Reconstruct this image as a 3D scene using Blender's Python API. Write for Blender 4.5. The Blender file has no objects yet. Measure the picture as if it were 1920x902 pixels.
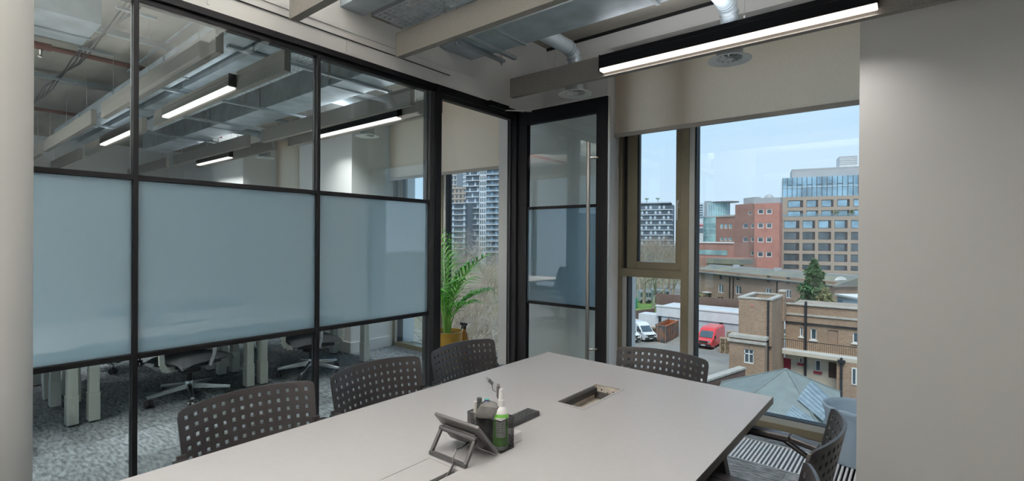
import bpy, math, random
from mathutils import Vector, Matrix
random.seed(7)
S = bpy.context.scene
COL = S.collection
# ------------------------------------------------------------------ camera, sky, light, exposure
F = 932.442                      # focal length in pixels of the 1920 px wide frame
EYE = Vector((0, 0, 1.40))
RM = Matrix(((0.77592547, -0.00744131, -0.6307807), (0.63078768, -0.00166435, 0.77595369), (0.00682395, 0.99997093, -0.00340248)))
cam = bpy.data.cameras.new('camera'); camo = bpy.data.objects.new('camera', cam); COL.objects.link(camo)
cam.sensor_width = 36; cam.sensor_fit = 'HORIZONTAL'; cam.lens = F * 36 / 1920; cam.clip_start = .05; cam.clip_end = 3000
M4 = Matrix(((RM[0][0], RM[0][1], -RM[0][2], 0), (RM[1][0], RM[1][1], -RM[1][2], 0), (RM[2][0], RM[2][1], -RM[2][2], EYE.z), (0, 0, 0, 1)))
camo.matrix_world = M4
S.camera = camo
S.view_settings.view_transform = 'Standard'; S.view_settings.look = 'None'
S.view_settings.exposure = 0.42; S.view_settings.gamma = 1.0; S.view_settings.use_curve_mapping = False
S.cycles.max_bounces = 10; S.cycles.transparent_max_bounces = 24; S.cycles.diffuse_bounces = 5
S.cycles.caustics_reflective = False; S.cycles.caustics_refractive = False
S.cycles.use_denoising = True; S.cycles.sample_clamp_indirect = 6
W = bpy.data.worlds.new('sky'); S.world = W; W.use_nodes = True
nt = W.node_tree; nt.nodes.clear()
tc = nt.nodes.new('ShaderNodeTexCoord'); sp = nt.nodes.new('ShaderNodeSeparateXYZ'); rp = nt.nodes.new('ShaderNodeValToRGB')
bg = nt.nodes.new('ShaderNodeBackground'); wo = nt.nodes.new('ShaderNodeOutputWorld')
nz = nt.nodes.new('ShaderNodeTexNoise'); nz.inputs['Scale'].default_value = 1.6; nz.inputs['Detail'].default_value = 5
mpn = nt.nodes.new('ShaderNodeMapping'); mpn.inputs['Scale'].default_value = (1, 1, 4)
mxc = nt.nodes.new('ShaderNodeMix'); mxc.data_type = 'RGBA'; mxc.inputs[7].default_value = (.66, .76, .86, 1)
cr2 = nt.nodes.new('ShaderNodeMapRange'); cr2.inputs[1].default_value = .45; cr2.inputs[2].default_value = .75; cr2.inputs[4].default_value = .45
rp.color_ramp.elements[0].position = 0.0; rp.color_ramp.elements[0].color = (.58, .72, .86, 1)
rp.color_ramp.elements[1].position = .6; rp.color_ramp.elements[1].color = (.30, .54, .82, 1)
e = rp.color_ramp.elements.new(.22); e.color = (.42, .67, .92, 1)
L = nt.links.new
L(tc.outputs['Generated'], sp.inputs[0]); L(sp.outputs[2], rp.inputs[0]); L(tc.outputs['Generated'], mpn.inputs[0]); L(mpn.outputs[0], nz.inputs[0])
L(nz.outputs[0], cr2.inputs[0]); L(cr2.outputs[0], mxc.inputs[0]); L(rp.outputs[0], mxc.inputs[6]); L(mxc.outputs[2], bg.inputs[0])
bg.inputs[1].default_value = .95; L(bg.outputs[0], wo.inputs[0])
sun = bpy.data.lights.new('hazy_sun', 'SUN'); sun.energy = 2.7; sun.angle = math.radians(30); sun.color = (1, .96, .90)
suno = bpy.data.objects.new('hazy_sun', sun); COL.objects.link(suno); suno.rotation_euler = (math.radians(36), 0, math.radians(20))

# ------------------------------------------------------------------ pixel -> place (a pixel only gives a direction)
def ray(px, py): return RM @ Vector((px - 960, -(py - 451), F))
def onz(px, py, z): d = ray(px, py); return EYE + d * ((z - EYE.z) / d.z)
def onx(px, py, x): d = ray(px, py); return EYE + d * (x / d.x)
def ony(px, py, y): d = ray(px, py); return EYE + d * (y / d.y)
def atd(px, py, d): return EYE + ray(px, py) * (d / F)

# ------------------------------------------------------------------ mesh builder
class MB:
    def __init__(s): s.v = []; s.f = []
    def add(s, vs, fs):
        n = len(s.v); s.v += [tuple(p) for p in vs]; s.f += [tuple(i + n for i in f) for f in fs]; return s
    def hexa(s, p):   # 0-3 bottom ring, 4-7 top ring
        return s.add(p, [(3, 2, 1, 0), (4, 5, 6, 7), (0, 1, 5, 4), (1, 2, 6, 5), (2, 3, 7, 6), (3, 0, 4, 7)])
    def box(s, x0, x1, y0, y1, z0, z1):
        if x0 > x1: x0, x1 = x1, x0
        if y0 > y1: y0, y1 = y1, y0
        if z0 > z1: z0, z1 = z1, z0
        return s.hexa([(x0, y0, z0), (x1, y0, z0), (x1, y1, z0), (x0, y1, z0), (x0, y0, z1), (x1, y0, z1), (x1, y1, z1), (x0, y1, z1)])
    def tube(s, path, r, n=8, caps=True):
        path = [Vector(p) for p in path]; k = len(path)
        rs = r if isinstance(r, (list, tuple)) else [r] * k
        vs = []; ref = None
        for i, p in enumerate(path):
            t = (path[min(i + 1, k - 1)] - path[max(i - 1, 0)]).normalized()
            if ref is None: ref = Vector((0, 0, 1)) if abs(t.z) < .9 else Vector((1, 0, 0))
            a = t.cross(ref).normalized(); b = a.cross(t).normalized(); ref = b
            for j in range(n):
                an = 2 * math.pi * j / n; vs.append(p + a * (math.cos(an) * rs[i]) + b * (math.sin(an) * rs[i]))
        fs = [(i * n + j, i * n + (j + 1) % n, (i + 1) * n + (j + 1) % n, (i + 1) * n + j) for i in range(k - 1) for j in range(n)]
        if caps: fs += [tuple(range(n - 1, -1, -1)), tuple((k - 1) * n + j for j in range(n))]
        return s.add(vs, fs)
    def lathe(s, prof, c=(0, 0, 0), n=24, close=False):
        vs = []; fs = []; k = len(prof)
        for r, z in prof:
            for j in range(n):
                a = 2 * math.pi * j / n; vs.append((c[0] + r * math.cos(a), c[1] + r * math.sin(a), c[2] + z))
        for i in range(k - 1 + (1 if close else 0)):
            i2 = (i + 1) % k
            for j in range(n): fs.append((i * n + j, i * n + (j + 1) % n, i2 * n + (j + 1) % n, i2 * n + j))
        if not close: fs += [tuple(range(n - 1, -1, -1)), tuple((k - 1) * n + j for j in range(n))]
        return s.add(vs, fs)
    def bar(s, p, q, w, h, up=(0, 0, 1)):   # rectangular bar p -> q
        p = Vector(p); q = Vector(q); t = (q - p).normalized(); up = Vector(up)
        if abs(t.dot(up)) > .98: up = Vector((1, 0, 0))
        a = t.cross(up).normalized() * (w / 2); b = a.cross(t).normalized() * (h / 2)
        return s.hexa([p - a - b, p + a - b, p + a + b, p - a + b, q - a - b, q + a - b, q + a + b, q - a + b])
    def prism(s, poly, off):               # polygon (3-D points) swept along off
        n = len(poly); off = Vector(off); P = [Vector(p) for p in poly]
        return s.add(P + [p + off for p in P], [tuple(range(n - 1, -1, -1)), tuple(range(n, 2 * n))] + [(i, (i + 1) % n, n + (i + 1) % n, n + i) for i in range(n)])
    def plate(s, us, vs, hole, f0, f1):     # plate with openings: grid lines us x vs, hole(i, j), two skins f0 and f1
        nu, nv = len(us), len(vs); idx = {}; V = []; Fc = []
        def vi(k, i, j):
            if (k, i, j) not in idx: idx[(k, i, j)] = len(V); V.append(tuple((f0, f1)[k](us[i], vs[j])))
            return idx[(k, i, j)]
        sol = lambda i, j: 0 <= i < nu - 1 and 0 <= j < nv - 1 and not hole(i, j)
        for i in range(nu - 1):
            for j in range(nv - 1):
                if not sol(i, j): continue
                Fc.append((vi(0, i, j), vi(0, i + 1, j), vi(0, i + 1, j + 1), vi(0, i, j + 1)))
                Fc.append((vi(1, i, j + 1), vi(1, i + 1, j + 1), vi(1, i + 1, j), vi(1, i, j)))
                for (di, dj, a, b) in ((-1, 0, (i, j + 1), (i, j)), (1, 0, (i + 1, j), (i + 1, j + 1)), (0, -1, (i, j), (i + 1, j)), (0, 1, (i + 1, j + 1), (i, j + 1))):
                    if not sol(i + di, j + dj): Fc.append((vi(0, *b), vi(0, *a), vi(1, *a), vi(1, *b)))
        return s.add(V, Fc)
    def build(s, name, mat, parent=None, smooth=False, bevel=0, **tags):
        lo = [min(p[k] for p in s.v) for k in range(3)]; hi = [max(p[k] for p in s.v) for k in range(3)]
        c = Vector(((lo[0] + hi[0]) / 2, (lo[1] + hi[1]) / 2, lo[2]))
        me = bpy.data.meshes.new(name); me.from_pydata([(p[0] - c.x, p[1] - c.y, p[2] - c.z) for p in s.v], [], s.f)
        if smooth:
            me.polygons.foreach_set('use_smooth', [True] * len(me.polygons)); me.set_sharp_from_angle(angle=.7)
        me.materials.append(mat); me.update()
        return place(me, name, c, parent, bevel, **tags)
ORG = {}
def place(me, name, c, parent=None, bevel=0, **tags):
    o = bpy.data.objects.new(name, me); COL.objects.link(o); c = Vector(c)
    o.parent = parent; o.location = c - (ORG[parent.name] if parent else Vector())
    ORG[o.name] = c
    if bevel:
        m = o.modifiers.new('bevel', 'BEVEL'); m.width = bevel; m.segments = 2; m.limit_method = 'ANGLE'
    for k, v in tags.items():
        if v is not None: o['category' if k == 'cat' else k] = v
    return o
def thing(name, loc, label=None, cat=None, group=None, kind=None, rz=0):
    return place(None, name, loc, label=label, cat=cat, group=group, kind=kind) if rz == 0 else _rot(place(None, name, loc, label=label, cat=cat, group=group, kind=kind), rz)
def _rot(o, rz): o.rotation_euler.z = rz; return o
def dup(root, loc, rz=0, label=None, group=None):
    def cp(o, par):
        c = o.copy(); COL.objects.link(c); c.parent = par
        for ch in list(o.children): cp(ch, c)
        return c
    r = cp(root, None); r.location = loc; r.rotation_euler.z = rz
    if label: r['label'] = label
    if group: r['group'] = group
    return r

# ------------------------------------------------------------------ materials
def mat(name, col, rough=.6, metal=0, var=0, scale=8, detail=4, bump=0, stretch=(1, 1, 1), col2=None, spec=.5, objrand=0, coat=0, lo=.35, hi=.65):
    m = bpy.data.materials.new(name); m.use_nodes = True; t = m.node_tree; b = t.nodes['Principled BSDF']; l = t.links.new
    b.inputs['Base Color'].default_value = (*col, 1); b.inputs['Roughness'].default_value = rough; b.inputs['Metallic'].default_value = metal
    b.inputs['Specular IOR Level'].default_value = spec; b.inputs['Coat Weight'].default_value = coat
    out = None
    if var or bump or col2:
        c = t.nodes.new('ShaderNodeTexCoord'); mp = t.nodes.new('ShaderNodeMapping'); mp.inputs['Scale'].default_value = stretch
        n = t.nodes.new('ShaderNodeTexNoise'); n.inputs['Scale'].default_value = scale; n.inputs['Detail'].default_value = detail
        geo = t.nodes.new('ShaderNodeNewGeometry')
        l(geo.outputs['Position'] if stretch != 'obj' else c.outputs['Object'], mp.inputs[0]); l(mp.outputs[0], n.inputs[0])
        r = t.nodes.new('ShaderNodeValToRGB'); r.color_ramp.elements[0].position = lo; r.color_ramp.elements[1].position = hi
        d = col2 or tuple(min(1, x * (1 + var)) for x in col); a = col if col2 else tuple(x * (1 - var) for x in col)
        r.color_ramp.elements[0].color = (*a, 1); r.color_ramp.elements[1].color = (*d, 1)
        l(n.outputs[0], r.inputs[0]); out = r.outputs[0]
        if bump:
            bp = t.nodes.new('ShaderNodeBump'); bp.inputs['Strength'].default_value = bump; bp.inputs['Distance'].default_value = .01
            l(n.outputs[0], bp.inputs['Height']); l(bp.outputs[0], b.inputs['Normal'])
    if objrand:
        oi = t.nodes.new('ShaderNodeObjectInfo'); mr = t.nodes.new('ShaderNodeMapRange'); mr.inputs[3].default_value = 1 - objrand; mr.inputs[4].default_value = 1 + objrand
        mu = t.nodes.new('ShaderNodeVectorMath'); mu.operation = 'SCALE'; l(oi.outputs['Random'], mr.inputs[0]); l(mr.outputs[0], mu.inputs['Scale'])
        if out: l(out, mu.inputs[0])
        else: mu.inputs[0].default_value = col
        out = mu.outputs[0]
    if out: l(out, b.inputs['Base Color'])
    return m
def glassmat(name, tint=(.97, .985, .98), refl=.05, rough=0.0, spots=0):
    m = bpy.data.materials.new(name); m.use_nodes = True; t = m.node_tree; t.nodes.clear(); l = t.links.new
    o = t.nodes.new('ShaderNodeOutputMaterial'); mx = t.nodes.new('ShaderNodeMixShader'); tr = t.nodes.new('ShaderNodeBsdfTransparent'); g = t.nodes.new('ShaderNodeBsdfGlossy')
    tr.inputs[0].default_value = (*tint, 1); g.inputs['Roughness'].default_value = rough
    lw = t.nodes.new('ShaderNodeLayerWeight'); lw.inputs[0].default_value = .5
    p = t.nodes.new('ShaderNodeMath'); p.operation = 'POWER'; p.inputs[1].default_value = 5
    a = t.nodes.new('ShaderNodeMath'); a.operation = 'MULTIPLY_ADD'; a.inputs[1].default_value = 1 - refl; a.inputs[2].default_value = refl
    l(lw.outputs['Facing'], p.inputs[0]); l(p.outputs[0], a.inputs[0]); l(a.outputs[0], mx.inputs[0]); l(tr.outputs[0], mx.inputs[1]); l(g.outputs[0], mx.inputs[2]); l(mx.outputs[0], o.inputs[0])
    return m
def frostmat(name):
    m = bpy.data.materials.new(name); m.use_nodes = True; t = m.node_tree; t.nodes.clear(); l = t.links.new
    o = t.nodes.new('ShaderNodeOutputMaterial'); g = t.nodes.new('ShaderNodeBsdfGlossy'); g.inputs['Roughness'].default_value = .02
    tl = t.nodes.new('ShaderNodeBsdfTranslucent'); tl.inputs[0].default_value = (.70, .86, .94, 1)
    rf = t.nodes.new('ShaderNodeBsdfRefraction'); rf.inputs[0].default_value = (.84, .95, 1.0, 1); rf.inputs['Roughness'].default_value = .9; rf.inputs['IOR'].default_value = 1.02
    df = t.nodes.new('ShaderNodeBsdfDiffuse'); df.inputs[0].default_value = (.30, .42, .48, 1)
    m1 = t.nodes.new('ShaderNodeMixShader'); m1.inputs[0].default_value = .06; m2 = t.nodes.new('ShaderNodeMixShader'); m2.inputs[0].default_value = .12; m3 = t.nodes.new('ShaderNodeMixShader')
    l(tl.outputs[0], m1.inputs[1]); l(rf.outputs[0], m1.inputs[2]); l(m1.outputs[0], m2.inputs[1]); l(df.outputs[0], m2.inputs[2])
    lw = t.nodes.new('ShaderNodeLayerWeight'); lw.inputs[0].default_value = .5
    p = t.nodes.new('ShaderNodeMath'); p.operation = 'POWER'; p.inputs[1].default_value = 5
    a = t.nodes.new('ShaderNodeMath'); a.operation = 'MULTIPLY_ADD'; a.inputs[1].default_value = .83; a.inputs[2].default_value = .17
    l(lw.outputs['Facing'], p.inputs[0]); l(p.outputs[0], a.inputs[0]); l(a.outputs[0], m3.inputs[0]); l(m2.outputs[0], m3.inputs[1]); l(g.outputs[0], m3.inputs[2]); l(m3.outputs[0], o.inputs[0])
    return m
def clothmat(name, col, trans=.45, scale=260):
    m = bpy.data.materials.new(name); m.use_nodes = True; t = m.node_tree; t.nodes.clear(); l = t.links.new
    o = t.nodes.new('ShaderNodeOutputMaterial'); mx = t.nodes.new('ShaderNodeMixShader'); d = t.nodes.new('ShaderNodeBsdfDiffuse'); tr = t.nodes.new('ShaderNodeBsdfTranslucent')
    geo = t.nodes.new('ShaderNodeNewGeometry'); n = t.nodes.new('ShaderNodeTexNoise'); n.inputs['Scale'].default_value = scale; mp = t.nodes.new('ShaderNodeMapping'); mp.inputs['Scale'].default_value = (1, 1, .15)
    r = t.nodes.new('ShaderNodeValToRGB'); r.color_ramp.elements[0].color = (*[x * .86 for x in col], 1); r.color_ramp.elements[1].color = (*col, 1)
    l(geo.outputs['Position'], mp.inputs[0]); l(mp.outputs[0], n.inputs[0]); l(n.outputs[0], r.inputs[0]); l(r.outputs[0], d.inputs[0]); l(r.outputs[0], tr.inputs[0])
    mx.inputs[0].default_value = trans; l(d.outputs[0], mx.inputs[1]); l(tr.outputs[0], mx.inputs[2]); l(mx.outputs[0], o.inputs[0])
    return m
def linermat(name):
    m = bpy.data.materials.new(name); m.use_nodes = True; t = m.node_tree; t.nodes.clear(); l = t.links.new
    o = t.nodes.new('ShaderNodeOutputMaterial'); tr = t.nodes.new('ShaderNodeBsdfTransparent'); tr.inputs[0].default_value = (.9, .93, .95, 1); d = t.nodes.new('ShaderNodeBsdfTranslucent'); d.inputs[0].default_value = (.8, .86, .9, 1)
    df = t.nodes.new('ShaderNodeBsdfDiffuse'); df.inputs[0].default_value = (.7, .76, .8, 1); m0 = t.nodes.new('ShaderNodeMixShader'); m1 = t.nodes.new('ShaderNodeMixShader'); m0.inputs[0].default_value = .5; m1.inputs[0].default_value = .76
    l(d.outputs[0], m0.inputs[1]); l(df.outputs[0], m0.inputs[2]); l(tr.outputs[0], m1.inputs[1]); l(m0.outputs[0], m1.inputs[2]); l(m1.outputs[0], o.inputs[0]); return m
def emitmat(name, col, s):
    m = bpy.data.materials.new(name); m.use_nodes = True; b = m.node_tree.nodes['Principled BSDF']
    b.inputs['Base Color'].default_value = (.8, .8, .8, 1); b.inputs['Emission Color'].default_value = (*col, 1); b.inputs['Emission Strength'].default_value = s
    return m
def brickmat(name, c1, c2, mortar, bw=.225, bh=.075, msize=.012):
    m = bpy.data.materials.new(name); m.use_nodes = True; t = m.node_tree; b = t.nodes['Principled BSDF']; l = t.links.new
    geo = t.nodes.new('ShaderNodeNewGeometry'); s = t.nodes.new('ShaderNodeSeparateXYZ'); a = t.nodes.new('ShaderNodeMath'); a.operation = 'ADD'; c = t.nodes.new('ShaderNodeCombineXYZ')
    l(geo.outputs['Position'], s.inputs[0]); l(s.outputs[0], a.inputs[0]); l(s.outputs[1], a.inputs[1]); l(a.outputs[0], c.inputs[0]); l(s.outputs[2], c.inputs[1])
    k = t.nodes.new('ShaderNodeTexBrick'); k.inputs['Scale'].default_value = 1; k.inputs['Brick Width'].default_value = bw; k.inputs['Row Height'].default_value = bh; k.inputs['Mortar Size'].default_value = msize
    k.inputs['Color1'].default_value = (*c1, 1); k.inputs['Color2'].default_value = (*c2, 1); k.inputs['Mortar'].default_value = (*mortar, 1)
    n = t.nodes.new('ShaderNodeTexNoise'); n.inputs['Scale'].default_value = .5; n.inputs['Detail'].default_value = 6; mr = t.nodes.new('ShaderNodeMapRange'); mr.inputs[3].default_value = .72; mr.inputs[4].default_value = 1.25
    mu = t.nodes.new('ShaderNodeVectorMath'); mu.operation = 'SCALE'
    l(geo.outputs['Position'], n.inputs[0]); l(n.outputs[0], mr.inputs[0]); l(c.outputs[0], k.inputs[0]); l(k.outputs[0], mu.inputs[0]); l(mr.outputs[0], mu.inputs['Scale']); l(mu.outputs[0], b.inputs['Base Color'])
    b.inputs['Roughness'].default_value = .85; b.inputs['Specular IOR Level'].default_value = .2
    return m
m_wall = mat('white_paint', (.73, .725, .715), .55, var=.015, scale=1.5)
m_wall2 = mat('white_trim_paint', (.70, .70, .69), .4, var=.01)
m_col = mat('column_paint', (.66, .65, .63), .5, var=.02, scale=2)
m_conc = mat('board_marked_concrete', (.33, .31, .27), .8, var=.22, scale=1.6, detail=8, stretch=(.4, 2.2, 1), bump=.15)
m_carpet = mat('mottled_grey_carpet', (.085, .095, .105), .95, scale=34, detail=12, col2=(.25, .27, .285), spec=.1, objrand=.30, lo=.36, hi=.66, stretch=(.45, 1.4, 1))
m_slab = mat('floor_base', (.06, .065, .07), .9)
m_black = mat('black_powder_coat', (.006, .006, .0075), .55, var=.1, scale=3, spec=.14)
m_blackd = mat('black_gasket', (.008, .008, .009), .6)
m_glass = glassmat('clear_glass'); m_pglass = glassmat('partition_glass', (.90, .955, .965), .055)
m_frost = frostmat('frosted_film')
m_felt = mat('taupe_acoustic_felt', (.26, .245, .225), .95, var=.10, scale=160, detail=3, spec=.1)
m_galv = mat('galvanised_steel', (.50, .57, .62), .42, metal=.55, var=.14, scale=5, detail=5)
m_galvd = mat('dull_galvanised_steel', (.42, .47, .50), .48, metal=.7, var=.12, scale=7)
m_bronze = mat('bronze_aluminium', (.19, .165, .11), .42, metal=.3, var=.06, scale=5)
m_alu = mat('pale_aluminium', (.45, .46, .44), .4, metal=.3)
m_blind = clothmat('beige_blind_fabric', (1.0, .89, .77), .75)
m_bbar = mat('blind_bar', (.42, .39, .36), .5)
m_top = mat('light_grey_laminate', (.37, .365, .375), .40, var=.012, scale=40)
m_edge = mat('dark_table_edge', (.055, .045, .045), .35, var=.1, scale=60, stretch=(.2, .2, 1))
m_tleg = mat('dark_stained_leg', (.035, .034, .036), .5, var=.2, scale=60, stretch=(1, 1, .08))
m_chair = mat('dark_brown_plastic', (.020, .0185, .020), .32, var=.06, scale=300, bump=.02, spec=.38)
m_chairb = mat('satin_black_tube', (.02, .02, .022), .3, metal=.6)
m_steel = mat('brushed_steel', (.52, .49, .46), .3, metal=1)
m_alu_pol = mat('polished_aluminium', (.70, .71, .72), .22, metal=1)
m_cream = mat('cream_desk_leg', (.62, .62, .56), .45)
m_deskw = mat('white_desk_top', (.72, .72, .71), .4)
m_dplast = mat('black_plastic', (.018, .018, .02), .4)
m_mesh = mat('dark_seat_fabric', (.03, .033, .038), .8, var=.2, scale=200)
m_emit = emitmat('lit_diffuser', (1, .88, .78), 1.2)
m_white = mat('white_plastic', (.74, .74, .74), .35)
m_dif = mat('white_diffuser', (.70, .72, .72), .4)
m_red = mat('red_sprinkler_pipe', (.13, .03, .022), .5, var=.15, scale=6)
# ================================================================== ROOM SHELL
XP = -2.72; SOF = 3.19; YW = 3.84; YG = 4.10; YPF = 3.42
# floor slab with a trench for the grille
fl = MB(); fl.box(-12.5, 2.6, -4.5, 3.39, -.25, -.007); fl.box(-12.5, 2.6, 3.79, 4.4, -.25, -.007); fl.box(-12.5, -2.72, 3.39, 3.79, -.25, -.007); fl.box(-2.72, 2.6, 3.39, 3.79, -.25, -.09)
floor = fl.build('floor', m_slab, kind='structure')
tl = None; ORG_floor = floor
def tile(x0, x1, y0, y1):
    global tl
    if (round(x1 - x0, 3), round(y1 - y0, 3)) == (.5, .5):
        if tl is None:
            o = MB().box(x0 + .001, x1 - .001, y0 + .001, y1 - .001, -.007, 0).build('carpet_tile', m_carpet, floor); tl = o.data
        else: place(tl, 'carpet_tile', ((x0 + x1) / 2, (y0 + y1) / 2, -.007), floor)
    else: MB().box(x0 + .001, x1 - .001, y0 + .001, y1 - .001, -.007, 0).build('carpet_tile', m_carpet, floor)
for i in range(13):
    for j in range(-2, 8):
        y0 = -.11 + .5 * j
        tile(-2.83 - .5 * (i + 1), -2.83 - .5 * i, y0, y0 + .5)
for i in range(7):
    for j in range(-2, 7): tile(-2.6 + .5 * i, -2.1 + .5 * i, -.11 + .5 * j, -.11 + .5 * j + .5)
for j in range(-2, 7): tile(-2.83, -2.6, -.11 + .5 * j, -.11 + .5 * j + .5)
for i in range(6): tile(-2.6 + .5 * i, -2.1 + .5 * i, 3.79, 4.04)
MB().box(-5.28, -2.83, 3.89, 4.08, -.007, 0).build('carpet_strip', m_carpet, floor)
# soffit
MB().box(-12.5, 2.6, -4.5, 4.4, SOF, SOF + .3).build('ceiling', m_conc, kind='structure')
# bulkhead wall above partition, facade walls and piers
wl = MB(); us = [-4.5, 1.68, 1.845, 1.90, 2.155, 2.49, 2.835, 3.88]; vs = [2.523, 2.80, 2.815, 3.06, SOF]
wl.plate(us, vs, lambda i, j: (i == 1 and j in (1, 2)) or (i == 3 and j == 2) or (i == 5 and j in (1, 2)), lambda u, v: (XP, u, v), lambda u, v: (XP - .14, u, v))
bulk = wl.build('wall_bulkhead', m_wall, kind='structure')
t = MB().box(XP, XP + .012, -2, 2.59, 2.616, 2.618); t.build('shadow_gap', m_blackd, bulk)
MB().box(XP, XP + .010, -2, 2.86, 2.665, 2.685).build('ledge', m_wall2, bulk)
for y in (.46, .95, 1.72, 2.47): MB().box(XP, XP + .006, y, y + .012, 2.545, 2.612).build('joint_clip', m_wall2, bulk)
wf = MB()
wf.box(-3.3, -2.07, YW, 4.42, -.02, 3.055); wf.box(-12.5, 2.6, YW, 4.42, 3.055, SOF); wf.box(-12.5, -9.56, YW, 4.42, -.02, 3.055)
wfo = wf.build('wall_front', m_wall, kind='structure')
for k, (a, b, d0, d1) in enumerate(((-.255, 1.06, YPF, 3.62), (-6.55, -5.30, 3.44, 4.42), (-9.55, -8.32, 3.44, 4.42))):
    p = MB().box(a, b, d0, d1, 0, SOF).build('wall_pier', m_wall, kind='structure')
    if k: MB().box(a - .012, b + .012, d0 - .012, 4.03, 0, .13).build('skirting', m_wall2, p)
MB().box(.45, 1.06, 3.62, 4.42, 0, SOF).build('wall_nook', m_wall, kind='structure')
MB().box(1.06, 2.6, YPF, 4.42, 0, SOF).build('wall_corner', m_wall, kind='structure')
MB().box(2.3, 2.6, -4.5, YPF, 0, SOF).build('wall_right', m_wall, kind='structure')
MB().box(-2.86, 2.6, -4.5, -4.2, 0, SOF).build('wall_back', m_wall, kind='structure')
MB().box(-2.86, -2.72, -4.2, -1.985, 0, 2.523).build('wall_side', m_wall, kind='structure')
def glazed(name, p, q, n):
    w = thing(name, ((p[0] + q[0]) / 2, (p[1] + q[1]) / 2, 0), kind='structure'); p = Vector(p); q = Vector(q); t = (q - p) / n
    for z0, z1 in ((0, .12), (3.05, SOF)): MB().bar(p + Vector((0, 0, (z0 + z1) / 2)), q + Vector((0, 0, (z0 + z1) / 2)), .2, z1 - z0).build('rail', m_bronze, w)
    for i in range(n + 1): MB().bar(p + t * i + Vector((0, 0, .12)), p + t * i + Vector((0, 0, 3.05)), .09, .12).build('mullion', m_bronze, w)
    for i in range(n): a = p + t * (i + .5) + Vector((0, 0, 1.585)); d = t.normalized() * (t.length / 2 - .05); MB().bar(a - d, a + d, .01, 2.92).build('pane', m_glass, w)
MB().box(-12.5, -12.2, -4.2, 3.84, 0, SOF).build('wall_left', m_wall, kind='structure'); glazed('added_daylight_window', (-12.35, -4.35, 0), (-2.92, -4.35, 0), 7)  # glazed back wall is added out of view to let daylight into the office
MB().box(-2.71, 1.05, YW - .012, YW, 3.165, SOF).build('shadow_gap_strip', m_blackd, kind='structure')  # black strip paints in the dark shadow gap between wall and soffit
tr = MB().box(-2.085, 1.05, YW - .012, YW, 3.035, 3.055); tr.box(-2.085, -2.065, YW - .012, YW, 0, 3.035); tr.build('trim_2', m_wall2, kind='structure')
MB().box(-2.714, -2.09, YW - .014, YW, 0, .10).build('baseboard_front', m_wall2, kind='structure')
# round column beside the table
MB().lathe([(.30, 0), (.30, SOF)], (-2.22, -.03, 0), 64).build('wall_column', m_col, smooth=True, kind='structure')

# ------------------------------------------------------------------ windows (frame, sash, panes)
def window(name, xl, xm, xr, handle=True):
    w = thing(name, ((xl + xr) / 2, 4.05, 0), kind='structure')
    f = MB(); y0, y1 = 4.05, 4.17
    f.box(xl, xl + .035, y0, y1, .0, 3.055); f.box(xl, xr, y0, y1, .0, .055); f.box(xl, xr, y0, y1, 3.0, 3.055); f.box(xr - .03, xr, y0, y1, .055, 3.0)
    f.build('frame', m_bronze, w)
    MB().box(xm, xm + .062, 4.05, 4.17, .055, 3.0).build('mullion', m_bronze, w)
    MB().box(xm + .062, xm + .105, 4.06, 4.16, .055, 3.0).build('glazing_bead', m_alu, w)
    MB().box(xm + .105, xm + .118, 4.07, 4.15, .055, 3.0).build('gasket', m_blackd, w)
    MB().box(xl + .035, xm, 4.05, 4.17, 1.075, 1.145).build('transom', m_bronze, w)
    b = MB(); b.box(xl + .035, xl + .075, 4.06, 4.16, .055, 1.075); b.build('glazing_bead', m_alu, w)
    MB().box(xl + .075, xl + .088, 4.07, 4.15, .055, 1.075).build('gasket', m_blackd, w)
    MB().box(xm + .118, xr - .03, 4.065, 4.15, .055, .095).build('sill_bead', m_alu, w)
    MB().box(xm + .118, xr - .03, 4.075, 4.15, .095, .101).build('gasket', m_blackd, w)
    # opening light
    s = MB(); a0, a1, z0, z1 = xl + .075, xm - .005, 1.147, 2.98; t = .062
    s.box(a0, a0 + t + .03, 4.065, 4.15, z0, z1); s.box(a1 - .046, a1, 4.065, 4.15, z0, z1); s.box(a0 + t + .03, a1 - .046, 4.065, 4.15, z0, z0 + t); s.box(a0 + t + .03, a1 - .046, 4.065, 4.15, z1 - t, z1)
    so = s.build('sash', m_bronze, w, bevel=.003)
    MB().box(xl + .035, xl + .075, 4.085, 4.15, 1.145, 3.0).build('sash_rebate', m_blackd, w)
    MB().box(a0 + t + .03, a1 - .046, 4.105, 4.115, z0 + t, z1 - t).build('pane', m_glass, so)
    MB().box(a0 + t + .03, a0 + t + .045, 4.075, 4.105, z0 + t, z1 - t).build('gasket', m_blackd, so)
    if handle:
        hx = a1 - .024; h = MB(); h.box(hx - .012, hx + .012, 4.052, 4.065, 1.66, 1.73); h.bar((hx, 4.045, 1.70), (hx, 4.045, 1.56), .016, .012); h.tube([(hx, 4.06, 1.70), (hx, 4.040, 1.70)], .011, 10)
        h.build('handle', m_alu, so, bevel=.002, label='pale lever window handle')
    MB().box(xm + .118, xr - .03, 4.105, 4.115, .101, 3.0).build('pane', m_glass, w)
    MB().box(xl + .088, xm, 4.105, 4.115, .055, 1.075).build('pane', m_glass, w)
    return w
window('window_1', -2.066, -1.503, .45)
window('window_2', -5.29, -4.42, -3.3, False)
window('window_3', -8.31, -7.5, -6.56, False)
def blind(xl, xr, zb, label):
    b = thing('roller_blind', ((xl + xr) / 2, 3.95, zb), label, 'blind')
    g = MB(); n = 12
    g.box(xl, xr, 3.949, 3.951, zb + .03, 3.0); g.build('fabric', m_blind, b)
    MB().box(xl - .004, xr + .004, 3.936, 3.964, zb, zb + .032).build('bottom_bar', m_bbar, b, bevel=.004)
    MB().tube([(xl, 3.965, 3.0), (xr, 3.965, 3.0)], .03, 12).build('roller', m_bbar, b)
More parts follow.
